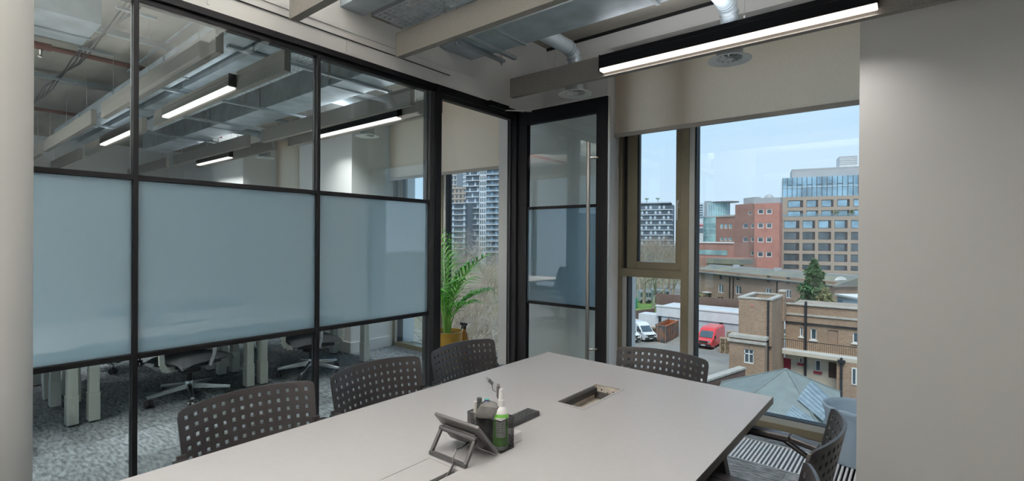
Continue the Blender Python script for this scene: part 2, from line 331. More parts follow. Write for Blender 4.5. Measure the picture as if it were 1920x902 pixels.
blind(-2.055, .44, 2.292, 'wide beige roller blind half lowered over the meeting room window')
blind(-5.22, -3.37, 2.13, 'beige roller blind on the office window behind the potted palm')
blind(-8.28, -6.6, 1.9, 'beige roller blind on the far office window between two piers')
# ------------------------------------------------------------------ floor trench grille
gr = thing('floor_grille', (-.8, 3.59, -.02), 'white slatted trench grille in the floor along the window', 'grille')
MB().box(-2.06, 1.0, 3.392, 3.402, -.03, .002).build('edge_strip', m_alu, gr); MB().box(-2.06, 1.0, 3.778, 3.788, -.03, .002).build('edge_strip', m_alu, gr)
MB().box(-2.06, 1.0, 3.392, 3.788, -.089, -.07).build('tray', m_blackd, gr)
sl = None; x = -2.04
while x < .99:
    if sl is None: sl = MB().box(x, x + .0115, 3.402, 3.778, -.025, .0).build('slat', m_white, gr).data
    else: place(sl, 'slat', (x + .00575, 3.59, -.025), gr)
    x += .0245

# ------------------------------------------------------------------ glass partition
pt = thing('glass_partition', (XP - .03, .7, 0), 'black framed glass partition with a frosted band beside the meeting table', 'partition')
xa, xb = XP - .055, XP
ys = [-1.973, -1.093, -.213, .667, 1.547, 2.427]
for y in ys[:-1]: MB().box(xa, xb, y - .010, y + .010, 0, 2.465).build('mullion', m_black, pt, bevel=.002)
MB().box(xa - .02, xb + .002, 2.405, 2.449, 0, 2.465).build('post', m_blackd, pt)
h = MB().box(xa - .04, xb + .004, -1.98, 2.449, 2.49, 2.523); h.build('head_rail', m_black, pt)
MB().box(xa - .02, xb - .018, -1.98, 2.449, 2.465, 2.49).build('head_channel', m_black, pt)
MB().box(xa, xb, -1.98, 2.449, 0, .03).build('floor_channel', m_black, pt)
for i in range(5):
    a, b = ys[i] + .010, ys[i + 1] - (.010 if i < 4 else .022)
    for z in (1.652, .846): 
        MB().box(xa + .004, xb - .001, a, b, z, z + .024).build('rail', m_black, pt, bevel=.002)
    xg = XP - .028
    MB().box(xg - .005, xg + .005, a, b, 1.676, 2.465).build('pane', m_pglass, pt)
    MB().box(xg - .005, xg + .005, a, b, .87, 1.652).build('frosted_pane', m_frost, pt, label='frosted glass pane')
    MB().box(xg - .005, xg + .005, a, b, .03, .846).build('pane', m_pglass, pt)
# ------------------------------------------------------------------ door frame and open door
dr = thing('door_1', (XP, 3.0, 0), kind='structure')
f = MB(); f.box(XP - .09, XP + .012, 2.449, 2.506, 0, 2.523); f.box(XP - .09, XP + .012, 3.383, 3.45, 0, 2.523); f.box(XP - .09, XP + .012, 2.506, 3.383, 2.465, 2.523)
f.build('frame', m_black, dr, bevel=.002)
st = MB().box(XP - .06, XP - .045, 2.506, 2.52, 0, 2.465); st.box(XP - .06, XP - .045, 3.37, 3.383, 0, 2.465); st.box(XP - .075, XP - .03, 2.52, 3.37, 2.44, 2.465); st.build('stop', m_blackd, dr)
y0, y1 = 3.405, 3.455; xl, xr = XP + .015, -1.838
leaf = MB(); fw = .095
leaf.box(xl, xl + fw, y0, y1, .01, 2.5); leaf.box(xr - fw, xr, y0, y1, .01, 2.5); leaf.box(xl + fw, xr - fw, y0, y1, 2.385, 2.5); leaf.box(xl + fw, xr - fw, y0, y1, .01, .12)
lo = leaf.build('leaf', m_black, dr, bevel=.002)
MB().box(xr, xr + .004, y0 + .012, y1 - .012, .01, 2.5).build('edge_seal', m_alu, lo)
for a, b, mt, nm in ((1.676, 2.385, m_pglass, 'pane'), (.87, 1.652, m_frost, 'frosted_pane'), (.12, .846, m_pglass, 'pane')):
    MB().box(xl + fw, xr - fw, 3.425, 3.435, a, b).build(nm, mt, lo)
for z in (1.652, .846): MB().box(xl + fw, xr - fw, y0 + .008, y1 - .008, z, z + .024).build('rail', m_black, lo, bevel=.002)
hx = xr - fw - .035; hd = MB().tube([(hx, y0 - .055, .3), (hx, y0 - .055, 2.15)], .0145, 16)
ho = hd.build('pull_handle', m_steel, lo, smooth=True, label='long tubular brushed steel pull handle')
for z in (.55, 2.03): MB().tube([(hx, y0 - .055, z), (hx + .052, y0 - .02, z), (hx + .052, y0 + .01, z)], .008, 10).build('handle_mount', m_steel, ho, smooth=True)
cl = MB(); cl.box(XP + .004, XP + .05, 3.0, 3.24, 2.478, 2.52); c = cl.build('door_closer', m_black, dr, bevel=.004)
MB().bar((XP + .035, 3.2, 2.476), (XP + .16, 3.40, 2.49), .018, .008).build('closer_arm', m_steel, c)
# ================================================================== CEILING SERVICES
def baffle(x0, x1, y, label, group=None, wires=(.12, .5, .88)):
    zt_ = 2.80 if 1.6 < y < 1.9 and x0 > -9.7 else (2.82 if 1.9 < y < 2.2 else SOF)
    b = thing('acoustic_baffle', ((x0 + x1) / 2, y + .024, 2.577), label, 'baffle', group)
    MB().box(x0, x1, y, y + .047, 2.577, 2.733).build('felt_panel', m_felt, b, bevel=.0015)
    for k in wires:
        x = x0 + (x1 - x0) * k
        MB().tube([(x, y + .024, 2.733), (x, y + .024, zt_)], .0014, 5).build('hanger_wire', m_steel, b)
        MB().lathe([(.006, 0), (.006, .02), (.003, .03)], (x, y + .024, 2.733), 8).build('wire_grip', m_steel, b)
    return b
baffle(-2.637, 1.0, 3.203, 'taupe felt baffle hung nearest the window wall, carrying the long black light')
baffle(-2.637, 1.0, 2.032, 'taupe felt baffle crossing below the flat metal duct')
baffle(-2.637, 1.0, 1.323, 'taupe felt baffle whose end hangs by the white bulkhead over the frosted glass')
baffle(-2.637, 1.0, -.25, 'taupe felt baffle over the near end of the meeting table')
G = 'felt baffles in rows above the open office'
for y, tx in ((1.262, 'first row'), (1.705, 'second row'), (2.83, 'third row'), (3.165, 'row along the window wall')):
    for k, (a, b) in enumerate(((-6.33, -3.463), (-9.5, -6.735), (-12.1, -9.85))):
        if y == 3.165 and k == 2: continue
        baffle(a, b, y, 'taupe felt baffle above the office, %s, %s' % (tx, ('bay beside the glass partition', 'middle bay', 'far bay')[k]) if y < 3 else 'taupe felt baffle above the open office along the window wall, %s' % ('bay beside the glass partition', 'middle bay')[k], G)
def luminaire(x0, x1, yb, zb, label, group=None, power=40, body=m_black, up=40):
    l = thing('linear_light', ((x0 + x1) / 2, yb - .03, zb), label, 'light', group)
    b = MB(); b.box(x0, x1, yb - .062, yb - .002, zb + .008, zb + .10); b.build('housing', body, l, bevel=.002)
    MB().box(x0 + .004, x1 - .004, yb - .0635, yb - .062, zb + .066, zb + .069).build('groove', m_blackd, l)
    MB().box(x0, x0 + .006, yb - .0625, yb - .0015, zb - .014, zb + .104).build('end_cap', body, l); MB().box(x1 - .006, x1, yb - .0625, yb - .0015, zb, zb + .104).build('end_cap', body, l)
    MB().box(x0 + .006, x1 - .006, yb - .060, yb - .006, zb - .014, zb + .008).build('diffuser', m_emit if power else m_white, l, bevel=.004)
    if power == 0: power = 1e-6
    a = bpy.data.lights.new('lamp', 'AREA'); a.shape = 'RECTANGLE'; a.size = x1 - x0 - .02; a.size_y = .04; a.energy = power; a.color = (1, .95, .91); a.spread = math.radians(115)
    ao = bpy.data.objects.new('lamp', a); COL.objects.link(ao); ao.parent = l; ao.location = (0, -.003, -.0145)
    a2 = bpy.data.lights.new('uplight', 'AREA'); a2.shape = 'RECTANGLE'; a2.size = x1 - x0 - .02; a2.size_y = .04; a2.energy = up; a2.color = (.96, .97, 1.0)
    a2o = bpy.data.objects.new('uplight', a2); COL.objects.link(a2o); a2o.parent = l; a2o.location = (0, -.003, .106); a2o.rotation_euler = (math.pi, 0, 0)
luminaire(-1.768, -.157, 3.203, 2.612, 'long black linear light fixed to the felt baffle nearest the window', power=6, up=7)
luminaire(-1.768, -.157, 1.323, 2.612, 'long black uplight added unseen over the middle of the meeting table', power=0, up=170)  # added above the frame to brighten the bulkhead, underside left unlit
baffle(-2.637, 1.0, -1.45, 'taupe felt baffle near the back wall of the meeting room')
luminaire(-1.768, -.157, -1.45, 2.612, 'long black linear light added unseen near the back wall of the meeting room', power=12, up=520)  # added out of view to raise the ambient light of the room
luminaire(-1.768, -.157, -.25, 2.612, 'long black linear light added unseen over the near end of the meeting table', power=6, up=520)  # added out of view, mostly upward fill for the upper room
GL = 'linear lights on the office baffles'
for (x0, x1, y, tx) in ((-5.85, -4.25, 1.705, 'second baffle row in the bay beside the partition'), (-8.3, -6.9, 1.705, 'second baffle row in the middle bay'), (-9.3, -8.0, 3.165, 'window-side baffle in the middle bay'), (-5.6, -4.0, 3.165, 'window-side baffle in the bay beside the partition'), (-5.6, -4.0, -.6, 'baffle end over the near desks, added unseen to brighten the office'), (-8.6, -7.0, -.6, 'baffle end over the far desks, added unseen to brighten the office')):  # last two lights are added in hidden spots to brighten the office
    if y < 0: baffle(x0 - .6, x1 + .5, y, 'taupe felt baffle over the %s desks' % ('near' if x0 > -6 else 'far'), G)
    luminaire(x0, x1, y, 2.60, 'linear light on the %s' % tx, GL, 14 if y > 0 else 40, m_felt if y == 1.705 and x0 > -6 else m_black, up=(0.5 if y == 1.705 else 8) if y > 0 else 1150)
# flat duct through the bulkhead
def duct(x0, x1, y0, y1, z0, z1, label, joints, name='air_duct'):
    d = thing(name, ((x0 + x1) / 2, (y0 + y1) / 2, z0), label, 'duct')
    js = [x0] + joints + [x1]
    for a, b in zip(js[:-1], js[1:]): MB().box(a + .002, b - .002, y0, y1, z0, z1).build('duct_section', m_galv, d)
    for a in joints: MB().box(a - .012, a + .012, y0 - .008, y1 + .008, z0 - .008, z1 + .008).build('joint_flange', m_galvd, d)
    return d
bigduct = duct(-9.8, 1.0, 2.492, 2.833, 2.802, 3.058, 'wide flat galvanised air duct running below the soffit past the partition', [-8.4, -7.0, -5.6, -4.2, -2.2, -1.2, 0])
duct(-9.8, 1.0, 1.682, 1.843, 2.802, 3.058, 'narrow galvanised air duct beside the perforated cable tray', [-7, -5.4, -3.9, -1.6, -.2])
duct(-9.8, -2.9, 1.42, 1.60, 2.80, 2.95, 'galvanised duct above the first office baffle rows', [-8.2, -6.6, -5.0, -3.6])
lowd = duct(-4.6, -4.05, .2, .81, 2.75, 3.0, 'short galvanised duct end hung from the soffit above the office', [-4.4])
m_tray = mat('bright_galvanised_tray', (.62, .68, .72), .45, metal=.25, var=.06, scale=8)
# perforated cable tray
ct = thing('cable_tray', (-4.0, 2.03, 2.816), 'perforated galvanised cable tray running beside the ducts', 'tray')
def traysec(x0, x1):
    us = [x0]; x = x0 + .02
    while x < x1 - .05: us += [x, x + .034]; x += .050
    us.append(x1); vs = [1.905]
    y = 1.92
    while y < 2.135: vs += [y, y + .010]; y += .0195
    vs.append(2.15)
    m = MB(); m.plate(us, vs, lambda i, j: i % 2 == 1 and j % 2 == 1 and ((i // 2 + j // 2) % 2 == 0 or j % 4 == 1), lambda u, v: (u, v, 2.822), lambda u, v: (u, v, 2.820))
    m.box(x0, x1, 1.903, 1.905, 2.82, 2.87); m.box(x0, x1, 2.15, 2.152, 2.82, 2.87)
    return m
for a, b in ((-2.0, .9), (-2.7, -2.02)): traysec(a, b).build('tray_length', m_tray, ct)
for a, b in ((-4.6, -2.9), (-6.3, -4.62), (-8.0, -6.32)): traysec(a, b).build('tray_length', m_tray, ct)
MB().box(-2.03, -1.99, 1.89, 2.16, 2.805, 2.82).build('support_rail', m_galvd, ct)
for y in (1.915, 2.14):
    for x in (-2.3, -1.2, -3.6, -5.2): MB().tube([(x, y, 2.81), (x, y, SOF)], .004, 6).build('hanger_rod', m_galvd, ct)
# unistrut hangers below the flat duct
for k, x in enumerate((-2.52, -.75)):
    s = thing('strut_hanger', (x, 2.85, 2.78), 'galvanised strut hanger under the flat duct %s' % ('beside the bulkhead' if k == 0 else 'above the middle of the table'), 'bracket')
    MB().box(x - .02, x + .02, 2.44, 2.98, 2.78, 2.80).build('channel', m_galvd, s)
    MB().box(x + .10, x + .135, 2.44, 2.98, 2.775, 2.80).build('channel', m_galvd, s)
    for y in (2.46, 2.955):
        MB().tube([(x, y, 2.75), (x, y, SOF)], .005, 8).build('threaded_rod', m_steel, s); MB().lathe([(.012, 0), (.012, .014)], (x, y, 2.765), 6).build('nut', m_galvd, s)
for k, x in enumerate((-3.9, -5.5, -6.6, -8.0)):
    s = thing('strut_hanger', (x, 2.66, 2.78), 'galvanised strut hanger under the office ducts, number %s from the partition' % ('one', 'two', 'three', 'four')[k], 'bracket', 'strut hangers under the office ducts')
    MB().box(x - .02, x + .02, 1.5, 2.98, 2.778, 2.80).build('channel', m_galvd, s)
    for y in (2.3, 2.955): MB().tube([(x, y, 2.75), (x, y, SOF)], .005, 8).build('threaded_rod', m_steel, s)
# spiral elbows and swirl diffusers
def diffuser(x, y, z, label, r=.135):
    d = thing('air_diffuser', (x, y, z), label, 'diffuser')
    MB().lathe([(r, 0), (r, .004), (r * .62, .02), (r * .58, .02), (r * .58, .014), (r * .93, -.002)], (x, y, z), 40, close=True).build('ring', m_dif, d, smooth=True)
    MB().lathe([(r * .16, .002), (r * .16, .022)], (x, y, z), 16).build('hub', m_dif, d)
    for k in range(12):
        a = 2 * math.pi * k / 12; ca, sa = math.cos(a), math.sin(a); p = Vector((x + ca * r * .15, y + sa * r * .15, z + .012)); q = Vector((x + math.cos(a + .2) * r * .60, y + math.sin(a + .2) * r * .60, z + .012))
        MB().bar(p, q, .013, .002, (sa * .5, -ca * .5, 1)).build('vane', m_dif, d)
    MB().lathe([(r * .6, .02), (r * .6, .11), (r * .05, .112)], (x, y, z), 28).build('plenum', m_galvd, d, smooth=True)
    path = [(x, y, z + .10), (x, y, z + .24)] + [(x, y - .11 * (1 - math.cos(t)), z + .24 + .11 * math.sin(t)) for t in [i * math.pi / 16 for i in range(1, 9)]] + [(x, 2.835, z + .35)]
    MB().tube(path, .056, 20).build('spiral_duct', m_galv, d, smooth=True)
    for i in (1, 4, 7, 9):
        a, b = Vector(path[i]), Vector(path[i + 1] if i + 1 < len(path) else path[i]); t = (b - a).normalized() * .006
        MB().tube([a - t, a + t], .060, 20).build('duct_band', m_galvd, d, smooth=True)
    return d
diffuser(-2.157, 3.45, 2.575, 'white swirl diffuser on a spiral duct elbow above the open glass door')
diffuser(-.965, 3.45, 2.588, 'white swirl diffuser on a spiral duct elbow in front of the wide blind')
diffuser(-5.0, 3.45, 2.588, 'white swirl diffuser by the office windows next to the partition')
diffuser(-7.6, 3.45, 2.588, 'white swirl diffuser by the far office windows')
p = ony(1035, 76, 3.28); d = thing('ceiling_spigot', (p.x, p.y, 3.02), 'short black ringed spigot hanging by the duct elbow', 'spotlight')
MB().lathe([(.030, 0), (.038, .004), (.038, .012), (.030, .014), (.03, .16)], (p.x, p.y, 3.03), 20).build('can', m_galvd, d, smooth=True); MB().lathe([(.001, .0), (.028, .0), (.028, .004)], (p.x, p.y, 3.027), 16).build('lens', m_blackd, d)
# office soffit pipes and conduits
for x, tx in ((-6.1, 'nearer the partition'), (-9.17, 'farther from the partition')):
    r = thing('sprinkler_pipe', (x, 1.2, 3.07), 'dark red sprinkler pipe below the office soffit, %s' % tx, 'pipe')
    MB().tube([(x, -4.2, 3.10), (x, 3.8, 3.10)], .024, 12).build('pipe', m_red, r, smooth=True)
    MB().tube([(x, .72, 3.10), (x, .86, 3.10)], .034, 12).build('coupling', m_red, r, smooth=True)
    MB().lathe([(.006, -.10), (.02, -.09), (.02, -.085), (.008, -.07), (.012, -.03), (.012, 0)], (x, .79, 3.09), 12).build('sprinkler_head', m_steel, r)
for k, (x, z) in enumerate(((-5.29, 3.12), (-7.3, 3.12))):
    MB().bar((x, -4.2, z), (x, 3.8, z), .05, .05).build('conduit', m_galvd, label='grey steel trunking across the office soffit, %s' % ('nearer the partition' if k == 0 else 'deeper in the office'), cat='conduit')
c = thing('cable_bundle', (-7, 1.05, 3.08), 'black cables clipped along a strut under the office soffit', 'cable')
for k in range(4):
    MB().tube([(-3.0 - .45 * i, 1.02 + .05 * math.sin(i * 1.7 + k) * .4 + .012 * k, 3.06 - .012 * (i % 2) - .006 * k) for i in range(15)], .007, 6).build('cable', m_blackd, c, smooth=True)
for x in (-3.3, -4.4, -5.6, -6.9): MB().bar((x, .96, 3.02), (x, 1.2, 3.02), .03, .02).build('clip_rail', m_galvd, c)
o2 = MB().tube([(-3.9, .4, 3.15), (-3.9, 1.0, 3.15), (-4.0, 1.3, 3.15), (-4.3, 1.5, 3.15), (-6.5, 1.52, 3.15)], .011, 8); o2.build('conduit', m_galvd, smooth=True, label='thin bent conduit loop under the office soffit', cat='conduit')
# ================================================================== MEETING TABLE
TZ = .735
tb = thing('meeting_table', (-1.07, .8, 0), 'long pale grey meeting table with dark edges and two cable ports', 'table')
def yfar(x): return 2.409 - (x + 1.677) / 1.209 * .066
us = [-1.677, -1.138, -1.005, -.468]; vs = [-.9, .67, 1.012, 1.687, 2.02, 2.4]
def tz(z):
    def fn(u, v): return (u, yfar(u) if v == 2.4 else v, z)
    return fn
MB().plate(us, vs, lambda i, j: i == 1 and j in (1, 3), tz(TZ), tz(TZ - .022)).build('table_top', m_top, tb)
e = MB(); c4 = [(-1.677, -.9), (-.468, -.9), (-.468, yfar(-.468)), (-1.677, yfar(-1.677))]
for i in range(4):
    (x0, y0), (x1, y1) = c4[i], c4[(i + 1) % 4]; dx, dy = x1 - x0, y1 - y0; L_ = math.hypot(dx, dy); nx, ny = dy / L_, -dx / L_; k = .0015; s = -.02
    e.hexa([(x0 + nx * s, y0 + ny * s, TZ - .030), (x1 + nx * s, y1 + ny * s, TZ - .030), (x1 + nx * s, y1 + ny * s, TZ - .023), (x0 + nx * s, y0 + ny * s, TZ - .023), (x0 + nx * k, y0 + ny * k, TZ - .028), (x1 + nx * k, y1 + ny * k, TZ - .028), (x1 + nx * k, y1 + ny * k, TZ - .0012), (x0 + nx * k, y0 + ny * k, TZ - .0012)])
e.build('edge_band', m_edge, tb)
def sl_leg(x0, y0, x1, y1):
    m = MB(); w = .045; d = .022
    m.hexa([(x1 - w, y1 - d, 0), (x1 + w, y1 - d, 0), (x1 + w, y1 + d, 0), (x1 - w, y1 + d, 0), (x0 - w, y0 - d, TZ - .03), (x0 + w, y0 - d, TZ - .03), (x0 + w, y0 + d, TZ - .03), (x0 - w, y0 + d, TZ - .03)])
    m.build('leg', m_tleg, tb, bevel=.003)
for y, dy in ((2.05, .12), (-.55, -.12)):
    sl_leg(-.66, y, -.545, y + dy); sl_leg(-1.48, y, -1.60, y + dy)
MB().box(-1.5, -.64, 2.0, 2.08, TZ - .075, TZ - .03).build('cross_beam', m_tleg, tb); MB().box(-1.5, -.64, -.6, -.52, TZ - .075, TZ - .03).build('cross_beam', m_tleg, tb)
# open cable port
cp = MB(); x0, x1, y0, y1 = -1.138, -1.005, 1.687, 2.02
cp.plate([x0 - .006, x0 + .006, x1 - .006, x1 + .006], [y0 - .006, y0 + .006, y1 - .006, y1 + .006], lambda i, j: i == 1 and j == 1, lambda u, v: (u, v, TZ + .0022), lambda u, v: (u, v, TZ + .0002))
po = cp.build('cable_port', m_top, tb, bevel=.0006)
t = MB(); z = TZ - .062; x0 += .001; x1 -= .001; y0 += .001; y1 -= .001
t.box(x0, x1, y0, y1, z, z + .003); t.box(x0, x0 + .003, y0, y1, z, TZ - .001); t.box(x1 - .003, x1, y0, y1, z, TZ - .001); t.box(x0, x1, y0, y0 + .003, z, TZ - .001); t.box(x0, x1, y1 - .003, y1, z, TZ - .001)
t.build('well', mat('warm_grey_steel', (.58, .54, .49), .45, var=.15, scale=30), po)
MB().box(x0 + .004, x0 + .022, y0 + .01, y1 - .03, TZ - .03, TZ - .006).build('brush_strip', m_blackd, po)
for k in range(3): 
    s = MB().box(x1 - .055, x1 - .012, y0 + .02 + k * .07, y0 + .075 + k * .07, z + .01, z + .03).build('socket', m_white, po, bevel=.002)
    for q in (-1, 1): MB().box(x1 - .036, x1 - .031, y0 + .045 + k * .07 + q * .012, y0 + .051 + k * .07 + q * .012, z + .0302, z + .0305).build('socket_hole', m_blackd, s)
MB().box(x1 - .06, x1 - .015, y1 - .075, y1 - .02, z + .003, z + .022).build('plug', mat('orange_plug', (.55, .33, .16), .5), po)
for q, zz in ((.03, .02), (.06, .03), (.09, .02)): MB().tube([(x0 + q, y1 - .0045, TZ - zz), (x0 + q, y1 - .0025, TZ - zz)], .004, 8).build('screw_hole', m_blackd, po)
# closed cable port under the tablet
x0, x1, y0, y1 = -1.138, -1.005, .67, 1.012
l2 = MB().box(x0 + .0012, x1 - .026, y0 + .0012, y1 - .0012, TZ - .02, TZ - .0006); lid = l2.build('port_lid', m_top, tb)
MB().box(x1 - .008, x1 - .0012, y0 + .0012, y1 - .0012, TZ - .02, TZ - .0006).build('port_rim', m_top, tb)
MB().box(x1 - .025, x1 - .009, y0 + .002, y1 - .002, TZ - .022, TZ - .008).build('brush_strip', m_blackd, tb)

# ================================================================== MEETING CHAIRS (sitter faces local +y)
def chair_mesh():
    W0 = .25; cols = 14; rows = 9; pu = .0338; pv = .034; hw = .0066
    us = [-W0]; 
    for c in range(cols): uc = (c - (cols - 1) / 2) * pu; us += [uc - hw, uc + hw]
    us.append(W0); vs = [0.]
    for r in range(rows): vc = .032 + r * pv; vs += [vc - hw, vc + hw]
    vs.append(.34)
    def base(u, v, off):
        s = u / W0; tp = 1 - .34 * v * .55; cr = 0
        top = .802 + .010 * (1 - s * s)
        if abs(abs(u) - W0) < 1e-6 and v == 0.: cr = .006
        y = -.188 - .06 * (1 - s * s) - .20 * (.47 - v - .16) - off
        nx = s * .45 * off
        return (u * tp - (cr if u > 0 else -cr) * (cr > 0) + nx * 0, y, top - v - cr)
    return MB().plate(us, vs, lambda i, j: i % 2 == 1 and j % 2 == 1, lambda u, v: base(u, v, .010), lambda u, v: base(u, v, 0))
def make_chair():
    t = thing('meeting_chair', (0, 0, 0), '', 'chair', None)
    chair_mesh().build('backrest', m_chair, t, bevel=.0015)
    s = MB()
    us = [-.235 + .047 * i for i in range(11)]; vs = [-.21 + .046 * i for i in range(10)]
    fz = lambda u, v: .455 - .02 * (1 - (u / .235) ** 2) - (.03 * max(0, v - .1) / .1) + .015 * max(0, -v - .1) / .1
    s.plate(us, vs, lambda i, j: False, lambda u, v: (u * (1 - .1 * max(0, -v) / .2), v, fz(u, v)), lambda u, v: (u * (1 - .1 * max(0, -v) / .2), v, fz(u, v) - .012)); s.build('seat', m_chair, t, smooth=True)
    for sd in (-1, 1):
        MB().tube([(sd * .22, .17, 0), (sd * .225, .15, .20), (sd * .23, .13, .42), (sd * .245, .10, .60), (sd * .25, .02, .645), (sd * .248, -.10, .645), (sd * .235, -.19, .60), (sd * .225, -.20, .46), (sd * .22, -.215, .2), (sd * .23, -.25, 0)], .011, 10).build('side_frame', m_chairb, t, smooth=True)
        a = MB(); prof = [(-.020, -.006), (-.014, .010), (.014, .010), (.020, -.006)]
        pts = [(sd * .252, -.215, .640), (sd * .256, -.12, .655), (sd * .254, .02, .655), (sd * .252, .075, .648)]
        for p, q in zip(pts[:-1], pts[1:]): a.bar(p, q, .046, .022)
        a.build('armrest', m_chair, t, bevel=.005)
        b = MB().bar((sd * .232, -.20, .47), (sd * .243, -.228, .66), .016, .03); b.build('back_bracket', m_chair, t, bevel=.003)
        for y in (.17, -.25): MB().lathe([(.014, 0), (.014, .012), (.011, .02)], (sd * (.22 if y > 0 else .23), y, 0), 10).build('foot', m_dplast, t)
    MB().tube([(-.225, -.2, .43), (.225, -.2, .43)], .009, 8).build('cross_tube', m_chairb, t); MB().tube([(-.228, .14, .42), (.228, .14, .42)], .009, 8).build('cross_tube', m_chairb, t)
    return t
ch = make_chair(); P2 = math.pi / 2
spots = [(-1.70, .845, -P2, 'dark perforated meeting chair on the glass partition side, nearest the round column'),
         (-1.70, 1.417, -P2, 'dark perforated meeting chair on the glass partition side, middle of the three'),
         (-1.70, 1.99, -P2, 'dark perforated meeting chair on the glass partition side, nearest the door and palm'),
         (-1.04, 2.27, math.pi, 'dark perforated meeting chair at the head of the table, back to the window'),
         (-.485, 1.87, P2, 'dark perforated armchair on the window pier side, next to the table corner'),
         (-.485, 1.31, P2, 'dark perforated armchair on the window pier side, second from the table corner')]
for i, (x, y, r, lb) in enumerate(spots):
    if i == 0: ch.location = (x, y, 0); ch.rotation_euler.z = r; ch['label'] = lb; ch['group'] = 'meeting chairs round the table'
    else: dup(ch, (x, y, 0), r, lb, 'meeting chairs round the table')

# ================================================================== THINGS ON THE TABLE
m_tab = mat('grey_anodised', (.10, .096, .096), .4, metal=.4); m_tabd = mat('dark_grey_anodised', (.05, .05, .051), .42, metal=.3)
T0 = TZ + .0006
# tablet on a folding frame stand
xR, xL, yb = -.985, -1.172, 1.150
tr_ = onx(894, 806, xR); ang = Vector((0, tr_.y - yb, tr_.z - T0)); ln = ang.length; u = ang.normalized(); n = Vector((0, u.z, -u.y)) * .011   # n: thickness toward the screen side
tab = thing('touch_tablet', ((xL + xR) / 2, yb, T0), 'grey tablet controller seen from behind, propped on its frame stand', 'tablet')
B = Vector((0, yb + .001, T0 + .002))
def slab(a0, a1, w0, w1, o0, o1):
    q = lambda x, a, o: Vector((x, 0, 0)) + B + u * a + n * o
    return MB().hexa([q(w0, a0, o0), q(w1, a0, o0), q(w1, a0, o1), q(w0, a0, o1), q(w0, a1, o0), q(w1, a1, o0), q(w1, a1, o1), q(w0, a1, o1)])
slab(0.004, ln, xL, xR, 0, 1).build('tablet_body', m_tab, tab, bevel=.004); slab(.008, ln - .008, xL + .006, xR - .006, 1.0, 1.06).build('screen', m_dplast, tab)
slab(ln * .30, ln * .72, xL + .02, xR - .03, -1.2, 0).build('rear_housing', m_tab, tab, bevel=.003)
hin = B + u * (ln * .70) - n * 1.3
bz = T0 + .006; by = 1.032
for x in (-1.153, -1.008): MB().bar((x, by, bz), (x, hin.y, hin.z), .010, .010, (0, 1, 0)).build('stand_leg', m_tabd, tab, bevel=.001)
MB().bar((-1.158, by, bz), (-1.003, by, bz), .012, .011).build('stand_foot', m_tabd, tab, bevel=.001); MB().tube([(-1.158, hin.y, hin.z), (-1.003, hin.y, hin.z)], .008, 10).build('hinge', m_tabd, tab, smooth=True)
h2 = B + u * (ln * .42) - n * 1.2; xx = -1.06
cbl = [(xx, h2.y, h2.z), (xx, h2.y - .03, h2.z - .006), (xx, h2.y - .055, T0 + .035), (xx + .005, h2.y - .075, T0 + .012), (xx + .02, 1.015, T0 + .006), (xx + .034, .99, T0 + .003), (xx + .038, .965, TZ - .012)]
MB().tube(cbl, .0026, 8).build('power_cable', m_dplast, tab, smooth=True)
# wire mesh organiser
m_wire = mat('black_wire_mesh', (.02, .02, .022), .45, metal=.4)
hx0, hx1, hy0, hy1, hz = -1.135, -.992, 1.172, 1.236, .098
og = thing('mesh_organiser', ((hx0 + hx1) / 2, (hy0 + hy1) / 2, T0), 'black wire mesh desk organiser holding markers and a spray bottle', 'organiser')
def meshside(p, q):
    p = Vector(p); q = Vector(q); L_ = (q - p).length; nn = max(6, int(L_ / .0042)); t = (q - p).normalized(); nr = Vector((t.y, -t.x, 0)) * .0008
    us = [0]; w = .0008
    for i in range(nn): a = L_ * i / nn; us += [a + w, a + L_ / nn - .0001]
    vs = [0]; m = 23
    for i in range(m): a = hz * i / m; vs += [a + w, a + hz / m - .0001]
    return MB().plate(us, vs, lambda i, j: i % 2 == 1 and j % 2 == 1, lambda a, z: p + t * a + Vector((0, 0, T0 + .002 + z)), lambda a, z: p + t * a + nr + Vector((0, 0, T0 + .002 + z)))
cs = [(hx0, hy0, 0), (hx1, hy0, 0), (hx1, hy1, 0), (hx0, hy1, 0)]
for i in range(4): meshside(cs[i], cs[(i + 1) % 4]).build('mesh_side', m_wire, og)
meshside((hx0 + .09, hy0, 0), (hx0 + .09, hy1, 0)).build('mesh_divider', m_wire, og)
r = MB(); k = .0022
for z in (T0 + hz, T0 + .0025):
    for i in range(4): r.tube([Vector(cs[i]) + Vector((0, 0, z)), Vector(cs[(i + 1) % 4]) + Vector((0, 0, z))], k, 8)
r.build('rim_wire', m_wire, og); MB().box(hx0, hx1, hy0, hy1, T0, T0 + .0012).build('base', m_wire, og)
zb_ = T0 + .0016
def marker(x, y, dx, dy, h, c, cap, label):
    m = thing('marker_pen', (x, y, zb_), label, 'marker'); p = Vector((x, y, zb_)); q = Vector((x + dx, y + dy, zb_ + h)); s = p.lerp(q, .68)
    MB().tube([p + Vector((0, 0, .002)), s], .0075, 12).build('barrel', c, m, smooth=True); MB().tube([s, q], [.0085, .0085], 12).build('cap', cap, m, smooth=True)
cw, cb = mat('marker_white', (.6, .58, .55), .4), mat('marker_charcoal', (.03, .035, .035), .4)
marker(-1.122, 1.20, -.002, .0, .125, cw, cw, 'off-white marker pen in the mesh organiser'); marker(-1.105, 1.195, .001, .0, .142, cb, cb, 'tall charcoal marker pen in the mesh organiser')
marker(-1.092, 1.215, .002, .004, .128, cw, mat('marker_purple', (.16, .07, .45), .4), 'marker pen with a purple cap in the mesh organiser'); marker(-1.076, 1.213, .002, .002, .122, cw, mat('marker_brown', (.30, .10, .05), .4), 'marker pen with a brown cap in the mesh organiser')
